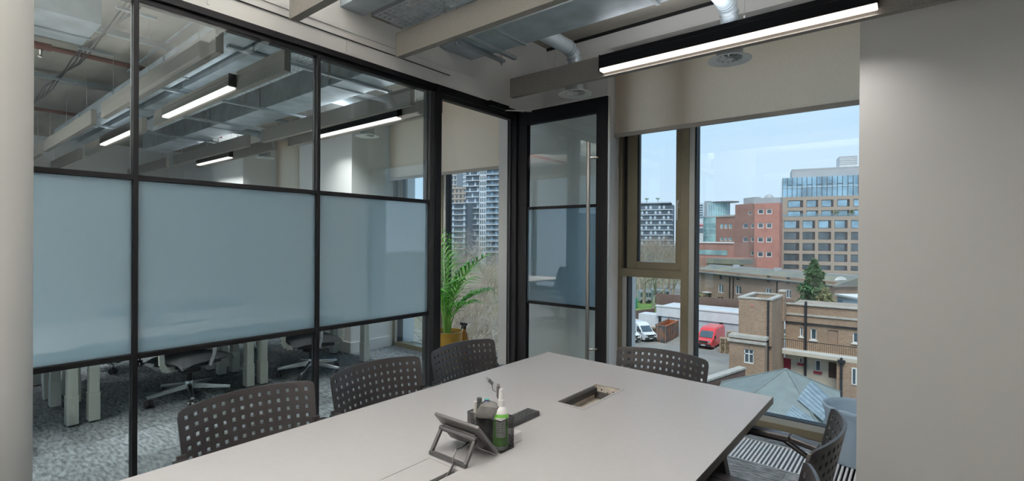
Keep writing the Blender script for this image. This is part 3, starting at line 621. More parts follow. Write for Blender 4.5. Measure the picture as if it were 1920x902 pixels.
marker(-1.10, 1.222, .0, .004, .131, cw, mat('marker_teal', (.04, .30, .27), .4), 'marker pen with a teal cap behind the purple one')
# dark cloth pouch slumped in the front compartment
m_pouch = mat('charcoal_cloth', (.075, .073, .072), .8, var=.2, scale=60, bump=.2)
pch = thing('cloth_pouch', (-1.078, 1.19, zb_), 'charcoal cloth pouch slumped over the edge of the mesh organiser', 'pouch')
g = MB(); prof = [(.028, .0), (.032, .04), (.036, .080), (.056, .096), (.056, .112), (.044, .132), (.016, .140)]
vs = []; nn = 20
for i, (rr, z) in enumerate(prof):
    for j in range(nn):
        a = 2 * math.pi * j / nn; w = 1 + .16 * math.sin(3 * a + i * .35) + .07 * math.sin(5 * a - i * .5)
        vs.append((-1.084 + rr * .74 * w * math.cos(a) + (.006 * i if z > .09 else 0), 1.197 + rr * .62 * w * math.sin(a) - (.004 if z > .09 else 0), zb_ + z))
fs = [(i * nn + j, i * nn + (j + 1) % nn, (i + 1) * nn + (j + 1) % nn, (i + 1) * nn + j) for i in range(len(prof) - 1) for j in range(nn)] + [tuple(range(nn - 1, -1, -1)), tuple((len(prof) - 1) * nn + j for j in range(nn))]
g.add(vs, fs).build('pouch_body', m_pouch, pch, smooth=True)
MB().tube([(-1.10, 1.176, zb_ + .10), (-1.085, 1.17, zb_ + .128), (-1.072, 1.19, zb_ + .142), (-1.066, 1.21, zb_ + .135)], .0018, 6).build('seam', m_blackd, pch, smooth=True)
# spray bottle
sx, sy = -1.019, 1.204
sb = thing('spray_bottle', (sx, sy, zb_), 'white pump spray bottle with a green and purple label in the mesh organiser', 'bottle')
MB().lathe([(.0225, 0), (.0245, .004), (.0245, .112), (.021, .124), (.011, .132), (.011, .137)], (sx, sy, zb_), 24).build('bottle_body', m_white, sb, smooth=True)
MB().lathe([(.0112, .136), (.0112, .152), (.0085, .154), (.0085, .160), (.0072, .182), (.0065, .186)], (sx, sy, zb_), 20).build('pump_cap', m_white, sb, smooth=True)
m_green = mat('label_green', (.12, .38, .05), .4)
def wrap(a0, a1, z0, z1, m_, nm, rr=.0249):
    g = MB(); K = 14
    for i in range(K):
        a, b = a0 + (a1 - a0) * i / K, a0 + (a1 - a0) * (i + 1) / K
        g.add([(sx + rr * math.cos(a), sy + rr * math.sin(a), zb_ + z0), (sx + rr * math.cos(b), sy + rr * math.sin(b), zb_ + z0), (sx + rr * math.cos(b), sy + rr * math.sin(b), zb_ + z1), (sx + rr * math.cos(a), sy + rr * math.sin(a), zb_ + z1)], [(0, 1, 2, 3)])
    g.build(nm, m_, sb, smooth=True)
wrap(-2.2, .3, .012, .112, m_green, 'green_label'); wrap(-3.4, -2.2, .03, .112, mat('label_purple', (.07, .05, .20), .4), 'purple_label'); wrap(-1.55, -.25, .04, .102, m_white, 'white_panel', .0252)
for k in range(6): wrap(-1.45, -.5 - .1 * (k % 2), .055 + k * .007, .057 + k * .007, mat('print_grey', (.35, .35, .35), .6) if k == 0 else bpy.data.materials['print_grey'], 'print_line', .0254)
# charging cable ends standing in the organiser
uc = thing('charging_cable', (-1.045, 1.228, zb_), 'grey charging cable with two plugs standing up out of the organiser', 'cable')
MB().tube([(-1.046, 1.230, zb_ + .002), (-1.048, 1.226, zb_ + .15)], .0042, 10).build('main_plug', m_tab, uc, smooth=True); MB().tube([(-1.048, 1.224, zb_ + .15), (-1.048, 1.224, zb_ + .185)], .006, 10).build('plug_grip', m_tab, uc, smooth=True)
MB().box(-1.0525, -1.0435, 1.2225, 1.2255, zb_ + .185, zb_ + .193).build('plug_tip', m_steel, uc)
MB().tube([(-1.052, 1.222, zb_ + .165), (-1.064, 1.218, zb_ + .168), (-1.068, 1.216, zb_ + .18), (-1.066, 1.217, zb_ + .192)], .0016, 6).build('link_cord', m_tab, uc, smooth=True)
MB().bar((-1.066, 1.217, zb_ + .190), (-1.078, 1.21, zb_ + .203), .011, .008).build('side_plug', m_tab, uc); MB().bar((-1.078, 1.21, zb_ + .203), (-1.085, 1.206, zb_ + .208), .010, .005).build('plug_tip', m_steel, uc)
# remote control and small white block
rm = thing('remote_control', (-1.118, 1.42, T0), 'long black remote control with rows of rubber buttons', 'remote')
MB().box(-1.148, -1.094, 1.315, 1.52, T0, T0 + .018).build('remote_body', m_dplast, rm, bevel=.004)
kb = None
for i in range(4):
    for j in range(13):
        x, y = -1.1405 + i * .0130, 1.328 + j * .0148
        if kb is None: kb = MB().box(x - .0042, x + .0042, y - .0045, y + .0045, T0 + .018, T0 + .0205).build('button', mat('rubber_button', (.045, .05, .052), .5), rm).data
        else: place(kb, 'button', (x, y, T0 + .018), rm)
MB().box(-1.055, -1.005, 1.252, 1.296, T0, T0 + .03).build('eraser_block', m_white, bevel=.003, label='small white block beside the mesh organiser', cat='eraser')

# ================================================================== WASTE BIN by the window
m_bin = glassmat('clear_liner', (.80, .86, .90), .12, .15)
m_liner = linermat('translucent_liner')
bn = thing('waste_bin', (-.285, 3.84, 0), 'round waste bin with a pale translucent liner on the floor grille', 'bin')
MB().lathe([(.145, .002), (.15, .006), (.178, .335), (.175, .335), (.147, .01), (.001, .01)], (-.285, 3.84, 0), 40).build('bin_body', m_liner, bn, smooth=True)
g = MB(); nn = 72; vs = []
for i, (rr, z) in enumerate(((.176, .30), (.186, .325), (.188, .345), (.176, .352), (.168, .33), (.160, .25))):
    for j in range(nn): a = 2 * math.pi * j / nn; w = 1 + .007 * math.sin(9 * a + i) + .006 * math.sin(23 * a); vs.append((-.285 + rr * w * math.cos(a), 3.84 + rr * w * math.sin(a), z + .002 * math.sin(13 * a)))
g.add(vs, [(i * nn + j, i * nn + (j + 1) % nn, (i + 1) * nn + (j + 1) % nn, (i + 1) * nn + j) for i in range(5) for j in range(nn)]).build('liner_cuff', m_liner, bn, smooth=True)

# ================================================================== OPEN OFFICE
def make_desk():
    d = thing('office_desk', (0, 0, 0), '', 'desk'); L2 = .612
    MB().box(-.45, .45, -L2, L2, .71, .735).build('desk_top', m_deskw, d, bevel=.002)
    for sy_ in (-1, 1):
        for xx in (.315, -.315):
            y = sy_ * .565
            MB().box(xx - .04, xx + .04, y - .032, y + .032, .0, .28).build('leg_sleeve', m_cream, d, bevel=.002) if False else None
            m = MB().box(xx - .045, xx + .045, y - .034, y + .034, .012, .22); m.box(xx - .041, xx + .041, y - .030, y + .030, .22, .66)
            lg = m.build('leg', m_cream, d, bevel=.002)
            MB().box(xx - .03, xx + .03, y - .022, y + .022, 0, .012).build('foot', m_dplast, lg)
        MB().box(-.4, .4, sy_ * .565 - .03, sy_ * .565 + .03, .66, .71).build('cross_rail', m_cream, d)
    MB().box(-.4, -.37, -.5, .5, .45, .70).build('cable_basket', m_galvd, d)
    return d
dk = make_desk(); GD = 'white office desks beyond the partition'
dpos = [(-5.145, 1.49), (-5.145, .235), (-5.145, 2.745), (-6.06, 1.49), (-6.06, .235), (-6.06, 2.745)]
dlab = ['white office desk with cream legs, middle of the row beside the partition', 'white office desk with cream legs, row beside the partition, end away from the windows', 'white office desk with cream legs, row beside the partition, window end', 'white office desk, middle of the second row', 'white office desk, second row, end away from the windows', 'white office desk, second row, window end']
for i, (x, y) in enumerate(dpos):
    if i == 0: dk.location = (x, y, 0); dk['label'] = dlab[0]; dk['group'] = GD
    else: dup(dk, (x, y, 0), 0 if i < 3 else math.pi, dlab[i], GD)
def make_task():
    t = thing('task_chair', (0, 0, 0), '', 'chair')
    base = MB()
    hub = MB().lathe([(.034, .085), (.036, .13), (.028, .16), (.028, .16)], n=20).build('hub', m_alu_pol, t, smooth=True)
    for k in range(5):
        a = 2 * math.pi * k / 5 + .35; c, s = math.cos(a), math.sin(a)
        MB().hexa([(c * .03 - s * .022, s * .03 + c * .022, .095), (c * .03 + s * .022, s * .03 - c * .022, .095), (c * .315 + s * .013, s * .315 - c * .013, .072), (c * .315 - s * .013, s * .315 + c * .013, .072), (c * .03 - s * .018, s * .03 + c * .018, .14), (c * .03 + s * .018, s * .03 - c * .018, .14), (c * .315 + s * .010, s * .315 - c * .010, .094), (c * .315 - s * .010, s * .315 + c * .010, .094)]).build('base_arm', m_alu_pol, t, bevel=.003)
        cx, cy = c * .30, s * .30; b = a + 1.1 + k; wx, wy = math.cos(b), math.sin(b)
        cst = MB()
        for q in (-1, 1): cst.tube([(cx + wx * q * .006, cy + wy * q * .006, .031), (cx + wx * q * .026, cy + wy * q * .026, .031)], .031, 16)
        cst.tube([(cx, cy, .03), (cx, cy, .075)], .009, 8); cst.build('caster', m_dplast, t, smooth=True)
    MB().tube([(0, 0, .15), (0, 0, .26)], .022, 16).build('gas_lift', m_dplast, t, smooth=True)
    MB().lathe([(.05, .235), (.085, .245), (.095, .28), (.08, .31)], n=24).build('mechanism', m_dplast, t, smooth=True)
    MB().box(-.18, .18, -.16, .18, .30, .335).build('seat_pan', m_dplast, t, bevel=.006)
    s = MB(); us = [-.245 + .049 * i for i in range(11)]; vs = [-.24 + .048 * i for i in range(11)]
    fz = lambda u, v: .40 - .035 * (u / .245) ** 4 - .045 * max(0, (abs(v) - .13) / .11) ** 2
    s.plate(us, vs, lambda i, j: False, lambda u, v: (u, v, fz(u, v)), lambda u, v: (u * .96, v * .96, .335 + .012 * (u / .245) ** 2)); s.build('seat', m_mesh, t, smooth=True)
    k = MB(); us = [-.22 + .044 * i for i in range(11)]; vs = [.50 + .052 * i for i in range(10)]
    fy = lambda u, v: -.255 + .05 * (u / .22) ** 2 - .12 * (v - .5) + .03 * math.sin((v - .5) * 6)
    k.plate(us, vs, lambda i, j: False, lambda u, v: (u * (1 - .25 * max(0, (v - .8) / .2) ** 2), fy(u, v), v), lambda u, v: (u * (1 - .25 * max(0, (v - .8) / .2) ** 2), fy(u, v) - .02, v)); k.build('backrest', m_mesh, t, smooth=True)
    MB().tube([(0, -.12, .30), (0, -.24, .32), (0, -.29, .42), (0, -.31, .62)], .018, 8).build('back_arm', m_alu_pol, t, smooth=True)
    for q in (-1, 1):
        ap = [(q * .15, -.06, .305), (q * .26, -.07, .315), (q * .29, -.07, .36), (q * .295, -.06, .56), (q * .29, -.02, .635)]
        m = MB()
        for p, r_ in zip(ap[:-1], ap[1:]): m.bar(p, r_, .045, .016, (0, 1, 0))
        m.build('arm_loop', m_cream, t, bevel=.004); MB().box(q * .29 - .04, q * .29 + .04, -.13, .12, .635, .66).build('arm_pad', m_dplast, t, bevel=.008)
    MB().tube([(.12, .12, .31), (.125, .125, .25), (.11, .13, .20)], .004, 6).build('lever_cord', m_dplast, t, smooth=True)
    return t
tk = make_task(); GT = 'office task chairs at the desks'
tp = [(-4.86, 1.575, P2 + .35, 'black task chair on a polished star base, middle desk beside the partition'), (-4.80, 2.66, P2 - .2, 'black task chair on a polished star base, window-end desk beside the partition'), (-4.55, .15, P2 + .1, 'black task chair on a polished star base, desk end away from the windows'),
      (-6.55, 2.62, -P2 + .3, 'black task chair across the second desk row, window end'), (-6.6, 1.35, -P2, 'black task chair across the second desk row, middle'), (-6.5, .2, -P2 - .3, 'black task chair across the second desk row, far from the windows')]
for i, (x, y, r_, lb) in enumerate(tp):
    if i == 0: tk.location = (x, y, 0); tk.rotation_euler.z = r_; tk['label'] = lb; tk['group'] = GT
    else: dup(tk, (x, y, 0), r_, lb, GT)
# ------------------------------------------------------------------ potted palm and amber bottle
m_leaf = mat('palm_leaf', (.07, .34, .035), .38, col2=(.20, .55, .08), scale=14); m_stem = mat('palm_stem', (.22, .48, .09), .45, var=.2)
px_, py_ = -3.90, 3.70
pm = thing('potted_palm', (px_, py_, 0), 'green palm in a mustard yellow pot by the office window', 'plant')
MB().lathe([(.125, 0), (.15, .01), (.168, .40), (.172, .41), (.160, .41), (.156, .36), (.001, .36)], (px_, py_, 0), 40).build('pot', mat('mustard_glaze', (.42, .25, .035), .4, var=.12, scale=12), pm, smooth=True)
MB().lathe([(.155, .355), (.155, .372), (.001, .376)], (px_, py_, 0), 24).build('soil', mat('soil', (.03, .022, .016), .95, var=.3, scale=60), pm)
rnd = random.Random(3)
def frond(az, lean, h, reach, nl=11, ll=.32, fan=False):
    st = MB(); lv = MB(); c, s = math.cos(az), math.sin(az); pts = []
    for i in range(11):
        t = i / 10; r_ = .03 + lean * t * .10 + reach * t ** 3; z = .37 + h * (t - .22 * reach / max(h, .1) * t ** 4); pts.append(Vector((px_ + c * r_, py_ + s * r_, z)))
    st.tube(pts, [.008 - .006 * i / 10 for i in range(11)], 6)
    side = Vector((-s, c, 0))
    for i in range(nl):
        t = .42 + .58 * i / nl; k = t * 10; a = min(9, int(k)); p = pts[a].lerp(pts[a + 1], k - a); tg = (pts[a + 1] - pts[a]).normalized(); q = 1 - abs(t - .68) * 1.5
        for sd in (-1, 1):
            d = (side * sd * .85 + tg * .75 + Vector((0, 0, .15))).normalized(); l_ = ll * max(.35, q) * (1 + .1 * rnd.random()); w = .0135
            n2 = d.cross(Vector((0, 0, 1))).normalized() * w; m1 = p + d * l_ * .45 + Vector((0, 0, .01)); e_ = p + d * l_ + Vector((0, 0, -.30 * l_)); up = Vector((0, 0, .004))
            lv.add([p - n2 * .3, p + n2 * .3, m1 + n2, e_, m1 - n2, p + up, m1 + up * 1.4], [(0, 5, 6, 4), (5, 1, 2, 6), (6, 2, 3), (4, 6, 3)])
    f_ = st.build('frond_stem', m_stem, pm, smooth=True); lv.build('leaflets', m_leaf, f_)
for a in ((-.9, .9, 1.05, .22), (.15, .6, .95, .42), (-2.0, .7, 1.0, .2), (2.4, .7, .9, .25), (-.3, .6, .72, .40), (1.4, .5, .8, .25), (3.3, .8, .75, .3), (-1.3, .9, .6, .28), (.8, .7, .55, .35), (-.6, .3, 1.12, .10), (-.1, .4, .45, .34), (2.9, .4, 1.08, .12)): frond(a[0], a[1], a[2], a[3])
for k in range(7):
    a = k * .9; MB().tube([(px_ + .03 * math.cos(a), py_ + .03 * math.sin(a), .37), (px_ + .05 * math.cos(a), py_ + .05 * math.sin(a), .8)], [.009, .005], 6).build('cane', m_stem, pm, smooth=True)
q = ony(871, 640, 3.95); bx, by_ = q.x, 3.95
ab = thing('amber_spray_bottle', (bx, by_, 0), 'amber spray bottle with a black trigger behind the yellow pot', 'bottle')
MB().lathe([(.045, 0), (.050, .01), (.050, .27), (.037, .34), (.016, .38), (.015, .40)], (bx, by_, 0), 24).build('bottle_body', mat('amber_glass', (.35, .14, .01), .15), ab, smooth=True)
g = MB().lathe([(.019, .40), (.019, .425), (.014, .435)], (bx, by_, 0), 16); g.box(bx - .06, bx + .03, by_ - .012, by_ + .012, .435, .465); g.bar((bx - .03, by_, .435), (bx - .05, by_, .39), .014, .010); g.build('trigger_head', m_dplast, ab)
# ================================================================== OUTSIDE, four floors down
ZG = -13.0
m_asph = mat('worn_asphalt', (.17, .17, .165), .9, col2=(.30, .285, .25), scale=.16, detail=9, bump=.1)
m_grass = mat('park_grass', (.10, .20, .035), .9, col2=(.20, .33, .07), scale=.4, detail=6)
m_earth = mat('leaf_litter', (.16, .14, .10), .95, col2=(.24, .25, .13), scale=.25, detail=8)
m_bbrown = brickmat('brown_brick', (.28, .175, .125), (.34, .22, .155), (.28, .23, .19))
m_byel = brickmat('stock_brick', (.36, .245, .155), (.26, .155, .10), (.32, .27, .22))
m_bred = brickmat('red_brick', (.40, .175, .14), (.45, .215, .18), (.43, .25, .21), .3, .09, .008)
m_bred2 = brickmat('dull_red_brick', (.32, .165, .135), (.36, .195, .16), (.35, .23, .19), .3, .09, .008)
m_bwall = brickmat('dark_wall_brick', (.13, .075, .06), (.18, .11, .09), (.16, .13, .11))
m_beige = mat('beige_precast', (.34, .285, .235), .8, var=.05, scale=.5)
m_wing = mat('window_glass_dark', (.07, .10, .12), .08, var=.4, scale=.25, spec=.9)
m_wingb = mat('window_glass_blue', (.22, .38, .50), .06, var=.35, scale=.2, spec=1)
m_wfr = mat('white_window_frame', (.66, .67, .66), .5); m_wfd = mat('dark_window_frame', (.05, .05, .055), .5)
m_ggl = mat('green_curtain_glass', (.20, .36, .36), .08, var=.3, scale=.4, spec=1)
m_metg = mat('grey_metal_cladding', (.34, .36, .38), .5, var=.05, scale=.3)
m_moss = mat('mossy_slate', (.15, .16, .155), .9, col2=(.22, .22, .16), scale=.45, detail=8)
m_ston = mat('stone_coping', (.40, .38, .34), .8, var=.12, scale=2)
m_feltr = mat('grey_roof_felt', (.19, .22, .21), .85, var=.10, scale=1.2, detail=8)
m_corr = mat('translucent_corrugated_sheet', (.42, .50, .54), .35, var=.1, scale=2)
m_shed = mat('white_sheet_metal', (.58, .60, .62), .5, var=.06, scale=.8)
m_shut = mat('pale_roller_shutter', (.50, .53, .57), .5, var=.05, scale=.8)
m_pipe = mat('black_cast_pipe', (.02, .022, .026), .5)
m_tyre = mat('tyre', (.02, .02, .02), .8)
m_vred = mat('red_van_paint', (.66, .045, .05), .3, coat=.4); m_vwh = mat('white_van_paint', (.66, .68, .70), .3, coat=.3)
m_rust = mat('rusty_steel', (.10, .105, .11), .7, col2=(.26, .13, .08), scale=1.6, detail=7); m_orust = mat('orange_rust', (.40, .13, .055), .8, var=.3, scale=2)
m_pal = mat('pallet_wood', (.36, .27, .18), .85, var=.2, scale=3)
m_bark = mat('bare_bark', (.33, .28, .21), .9, var=.25, scale=.6); m_bark2 = mat('grey_bark', (.36, .33, .28), .9, var=.25, scale=.6); m_twig = mat('twig_haze', (.36, .29, .22), .9, var=.2, scale=.4)
m_conif = mat('conifer_foliage', (.035, .10, .04), .8, col2=(.10, .19, .075), scale=1.5); m_bush = mat('olive_foliage', (.16, .18, .075), .85, col2=(.24, .25, .11), scale=1.2)
m_cream2 = mat('cream_render', (.50, .46, .38), .8, var=.08, scale=.8); m_door = mat('crimson_door', (.28, .02, .045), .5); m_doord = mat('dark_brown_door', (.07, .04, .035), .6)
m_dgrey = mat('dark_grey_cladding', (.10, .125, .16), .5, var=.15, scale=.3); m_slabw = mat('pale_balcony_slab', (.50, .55, .60), .6)
m_cyan = mat('pale_blue_cladding', (.46, .55, .62), .5, var=.06, scale=.3)

gnd = MB().box(-420, 420, 5, 700, ZG - .5, ZG).build('ground', m_asph, kind='structure')
class Fac:   # a vertical facade through two plan points; s = metres along it, n = metres towards the viewer
    def __init__(s, px0, d0, px1, d1):
        a, b = atd(px0, 451, d0), atd(px1, 451, d1); s.a = Vector((a.x, a.y, 0)); b = Vector((b.x, b.y, 0)); s.L = (b - s.a).length; s.t = (b - s.a).normalized()
        s.n = Vector((s.t.y, -s.t.x, 0))
        if s.n.dot(s.a) > 0: s.n = -s.n
    @classmethod
    def plan(c, x0, y0, x1, y1):
        f = c.__new__(c); f.a = Vector((x0, y0, 0)); b = Vector((x1, y1, 0)); f.L = (b - f.a).length; f.t = (b - f.a).normalized(); f.n = Vector((f.t.y, -f.t.x, 0))
        if f.n.dot(f.a) > 0: f.n = -f.n
        return f
    def hit(s, px, py):
        d = ray(px, py); k = (s.a - Vector((0, 0, 0))).dot(s.n) / d.dot(s.n); p = EYE + d * k; return ((p - s.a).dot(s.t), p.z)
    def u(s, px): return s.hit(px, 451)[0]
    def z(s, px, py): return s.hit(px, py)[1]
    def pt(s, u, n, z): p = s.a + s.t * u + s.n * n; return Vector((p.x, p.y, z))
    def box(s, mb, u0, u1, n0, n1, z0, z1):
        return mb.hexa([s.pt(u0, n1, z0), s.pt(u1, n1, z0), s.pt(u1, n0, z0), s.pt(u0, n0, z0), s.pt(u0, n1, z1), s.pt(u1, n1, z1), s.pt(u1, n0, z1), s.pt(u0, n0, z1)])
    def wall(s, u0, u1, z0, z1, holes, thick=.35):
        us = sorted({round(v, 4) for v in [u0, u1] + [w for h in holes for w in h[:2]] if u0 <= round(v, 4) <= u1 or v in (u0, u1)}); zs = sorted({round(v, 4) for v in [z0, z1] + [w for h in holes for w in h[2:4]]})
        def inh(i, j):
            cu, cz = (us[i] + us[i + 1]) / 2, (zs[j] + zs[j + 1]) / 2
            return any(h[0] < cu < h[1] and h[2] < cz < h[3] for h in holes)
        return MB().plate(us, zs, inh, lambda u, z: s.pt(u, 0, z), lambda u, z: s.pt(u, -thick, z))
    def windows(s, holes, par, glass, frame, fw=.06, div=1, name='window', side=None):
        for h in holes:
            u0, u1, z0, z1 = h[:4]; m = MB()
            s.box(m, u0, u1, -.20, -.10, z0, z0 + fw); s.box(m, u0, u1, -.20, -.10, z1 - fw, z1); s.box(m, u0, u0 + fw, -.20, -.10, z0 + fw, z1 - fw); s.box(m, u1 - fw, u1, -.20, -.10, z0 + fw, z1 - fw)
            for k in range(1, div): c = u0 + (u1 - u0) * k / div; s.box(m, c - fw / 2, c + fw / 2, -.20, -.11, z0 + fw, z1 - fw)
            if side: c = u1 - (u1 - u0) * side; s.box(m, c, u1 - fw, -.2, -.14, z0 + fw, z1 - fw)
            w = m.build(name, frame, par); p = MB(); s.box(p, u0 + fw * .5, u1 - fw * .5, -.19, -.17, z0 + fw * .5, z1 - fw * .5); p.build('pane', glass, w)
    def px(s, rects): # pixel rectangles (x0, y0, x1, y1) -> u0, u1, z0, z1
        r = []
        for (a, b, c, d) in rects: q = (a + c) / 2; r.append((s.u(a), s.u(c), s.z(q, d), s.z(q, b)))
        return r
# ------------------------------------------------------------------ beige office block with a glass top
fb = Fac(1457, 150, 1640, 139); zt = fb.z(1457, 407); uL = fb.u(1457); uR = fb.u(1640)
bb = thing('beige_office_block', fb.pt(fb.L / 2, -6, ZG), 'beige office block with rows of wide windows and a blue glass top floor', 'building')
cols = [(1469.8, 1498.7), (1504.7, 1528), (1534.2, 1558), (1564.6, 1589), (1595.6, 1622)]
rows = [(413.8, 428.2), (435, 449), (455.7, 469.7), (475.6, 489), (496, 504.5)]
hs = [];
for k, (a, b) in enumerate(rows):
    z1, z0 = fb.z(1484, a), fb.z(1484, b)
    for c, d in cols: hs.append((fb.u(c), fb.u(d), z0, z1))
fb.wall(uL, uR, ZG, zt, hs).build('facade', m_beige, bb)
fb.windows(hs[:5], bb, m_wingb, m_wfd, .12, 1, side=.22); fb.windows(hs[5:15], bb, m_wing, m_wfd, .12, 1, side=.22); fb.windows(hs[15:], bb, m_wing, m_wfd, .12, 1, side=.22)
m = MB(); fb.box(m, uL, uR, -12, -.35, ZG, zt - .05); m.build('core', m_beige, bb)
m = MB(); fb.box(m, uL, uR, -.1, .02, zt, zt + .9); m.build('terrace_balustrade', glassmat('balustrade_glass', (.75, .85, .88), .15), bb)
f2 = Fac(1463, 153, 1640, 142.5); zc = f2.z(1466, 370)
cols2 = [(1476.5, 1505.3), (1511.5, 1533.5), (1539.7, 1562), (1569.2, 1592.5), (1599.6, 1625)]; hs2 = []
for a, b in ((376, 389), (395.4, 406)):
    z1, z0 = f2.z(1490, a), max(f2.z(1490, b), zt + .05)
    for c, d in cols2: hs2.append((f2.u(c), f2.u(d), z0, z1))
f2.wall(0, f2.L, zt - .04, zc, hs2).build('upper_facade', m_beige, bb); f2.windows(hs2, bb, m_wingb, m_wfd, .12, 1, side=.2)
m = MB(); f2.box(m, 0, f2.L, -14, -.35, zt - .04, zc - .05); m.build('upper_core', m_beige, bb)
zg = f2.z(1466, 334); m = MB(); f2.box(m, f2.u(1466.5), f2.L, -12, -.2, zc, zg); m.build('glass_storey', m_wingb, bb)
ug = f2.u(1466.5); nmul = 15; du = (f2.u(1609) - ug) / nmul
for k in range(nmul + 3):
    m = MB(); f2.box(m, ug + k * du - .06, ug + k * du + .06, -.2, -.08, zc, zg); m.build('glazing_fin', m_wfd, bb)
for k in range(nmul):
    if k % 2: m = MB(); zz = zc + (zg - zc) * .62; f2.box(m, ug + k * du, ug + (k + 1) * du, -.2, -.1, zz - .06, zz + .06); m.build('glazing_bar', m_wfd, bb)
m = MB(); f2.box(m, ug, f2.L, -.2, -.1, zc + (zg - zc) * .48, zc + (zg - zc) * .52); m.build('floor_line', m_cyan, bb)
m = MB(); f2.box(m, f2.u(1484), f2.L, -10, -1, zg, f2.z(1484, 317)); m.build('roof_plant_screen', m_metg, bb)
zp = f2.z(1574, 309); m = MB(); f2.box(m, f2.u(1574), f2.u(1608), -8, -1.5, zp - 1, f2.z(1574, 292)); q = m.build('plant_box', m_shed, bb)
for k in range(5): m = MB(); z_ = zp + (f2.z(1574, 292) - zp) * (k + .5) / 5; f2.box(m, f2.u(1574) - .02, f2.u(1608), -1.5, -1.42, z_, z_ + .12); m.build('louvre', m_metg, q)
for px in (1565, 1596):
    c = f2.pt(f2.u(px), 1.2, zt); g = MB(); rr = random.Random(int(px))
    for k in range(60):
        a, b = rr.random() * 6.28, rr.random(); p = c + Vector((math.cos(a) * .9 * b, math.sin(a) * .9 * b, .5 + rr.random() * 1.5)); s_ = .25; g.add([p + Vector((rr.uniform(-s_, s_), rr.uniform(-s_, s_), rr.uniform(-s_, s_))) for _ in range(4)], [(0, 1, 2), (0, 2, 3), (0, 3, 1), (1, 3, 2)])
    g.build('roof_shrub', m_conif, kind='stuff', label='round green shrub on the beige block terrace', cat='shrub', group='terrace shrubs')
# ------------------------------------------------------------------ red brick office building (three steps)
rb = thing('red_brick_offices', atd(1414, 451, 150) * 1 - Vector((0, 0, 1.4 - ZG)), 'red brick office building with white framed square windows and a grey parapet', 'building')
fa = Fac(1414, 140, 1461, 136); z_ = fa.z(1414, 382)
ha = fa.px([(x0, y0, x1, y1) for (y0, y1) in ((392, 401.5), (418, 428), (444.8, 454.4), (471.9, 482)) for (x0, x1) in ((1420.4, 1431.5), (1436.3, 1447.4))])
fa.wall(0, fa.L, ZG, z_, ha).build('right_facade', m_bred, rb); fa.windows(ha, rb, m_wing, m_wfr, .2)
m = MB(); fa.box(m, 0, fa.L, -4, -.35, ZG, z_ - .05); m.build('right_core', m_bred, rb)
fm = Fac(1378, 150, 1414, 142); z2 = fm.z(1380, 384)
hm = fm.px([(1392.6, 419, 1402.6, 428), (1407.5, 419.5, 1413.5, 428), (1392.6, 444.6, 1402.6, 453.5), (1407.5, 444.6, 1413.5, 453.5), (1392.6, 470.5, 1402.6, 479), (1407.5, 470.5, 1413.5, 479), (1402.6, 396.5, 1408.4, 402.7)])
fm.wall(0, fm.L - .05, ZG, z2, hm).build('middle_facade', m_bred2, rb); fm.windows(hm, rb, m_wing, m_wfr, .16)
m = MB(); fm.box(m, 0, fm.L - 1, -3, -.35, ZG, z2 - .05); m.build('middle_core', m_bred2, rb)
fl_ = Fac(1342, 158, 1378, 150.5); z3 = fl_.z(1345, 407.5)
hl = fl_.px([(x0, y0, x1, y1) for (y0, y1) in ((419.5, 428.5), (444.5, 452)) for (x0, x1) in ((1350, 1355.5), (1358, 1363.3), (1366.2, 1371.8))])
fl_.wall(0, fl_.L, ZG, z3, hl).build('left_facade', m_bred2, rb); fl_.windows(hl, rb, m_ggl, m_wfr, .14)
m = MB(); fl_.box(m, 0, fl_.L, -4, -.35, ZG, z3 - .05); m.build('left_core', m_bred2, rb)
m = MB(); fl_.box(m, 0, fl_.L, -.1, .2, z3, z3 + .5); m.build('coping', m_ston, rb)
m = MB(); fm.box(m, fm.u(1388), fm.L - 1, -3, -1, z2, fm.z(1390, 371.5)); fa.box(m, -.5, fa.L, -4, -1, z_, fa.z(1414, 371.5)); m.build('parapet_screen', m_metg, rb)
m = MB(); fl_.box(m, fl_.u(1364), fl_.L + 2, -10, -4, z3, z3 + 3.3); m.build('dark_penthouse', m_dgrey, rb)
c = fa.pt(fa.u(1435), -4, fa.z(1435, 371.5)); m = MB(); m.lathe([(1.3, 0), (1.3, .1), (1.2, .6), (.85, 1.05), (.4, 1.3), (.01, 1.36)], c, 20); m.build('roof_dome', m_metg, rb, smooth=True)
# podium in front, left of it
fp = Fac(1296, 135, 1414, 122); zp2 = fp.z(1340, 456)
pd = thing('brick_podium', fp.pt(fp.L / 2, -4, ZG), 'low red brick podium with a white coping in front of the green glass drum', 'building')
m = MB(); fp.box(m, 0, fp.u(1376), -8, 0, ZG, zp2); m.build('podium_wall', m_bred2, pd); m = MB(); fp.box(m, 0, fp.u(1376), -.2, .25, zp2, zp2 + .35); m.build('coping', m_wfr, pd)
m = MB(); fp.box(m, 0, fp.u(1364), .0, .1, fp.z(1340, 478), fp.z(1340, 469)); m.build('glazing_band', m_ggl, pd)
m = MB(); fp.box(m, 0, fp.u(1405), -4, 4.5, ZG, fp.z(1350, 482)); q = m.build('lower_block', m_bred2, pd)
m = MB(); fp.box(m, fp.u(1360), fp.u(1428), 4.5, 9, ZG, fp.z(1390, 492)); m.build('low_wing', m_bbrown, pd)
m = MB(); fp.box(m, fp.u(1360), fp.u(1428), 4.3, 9.3, fp.z(1390, 493), fp.z(1390, 484)); m.build('low_wing_roof', m_moss, pd)
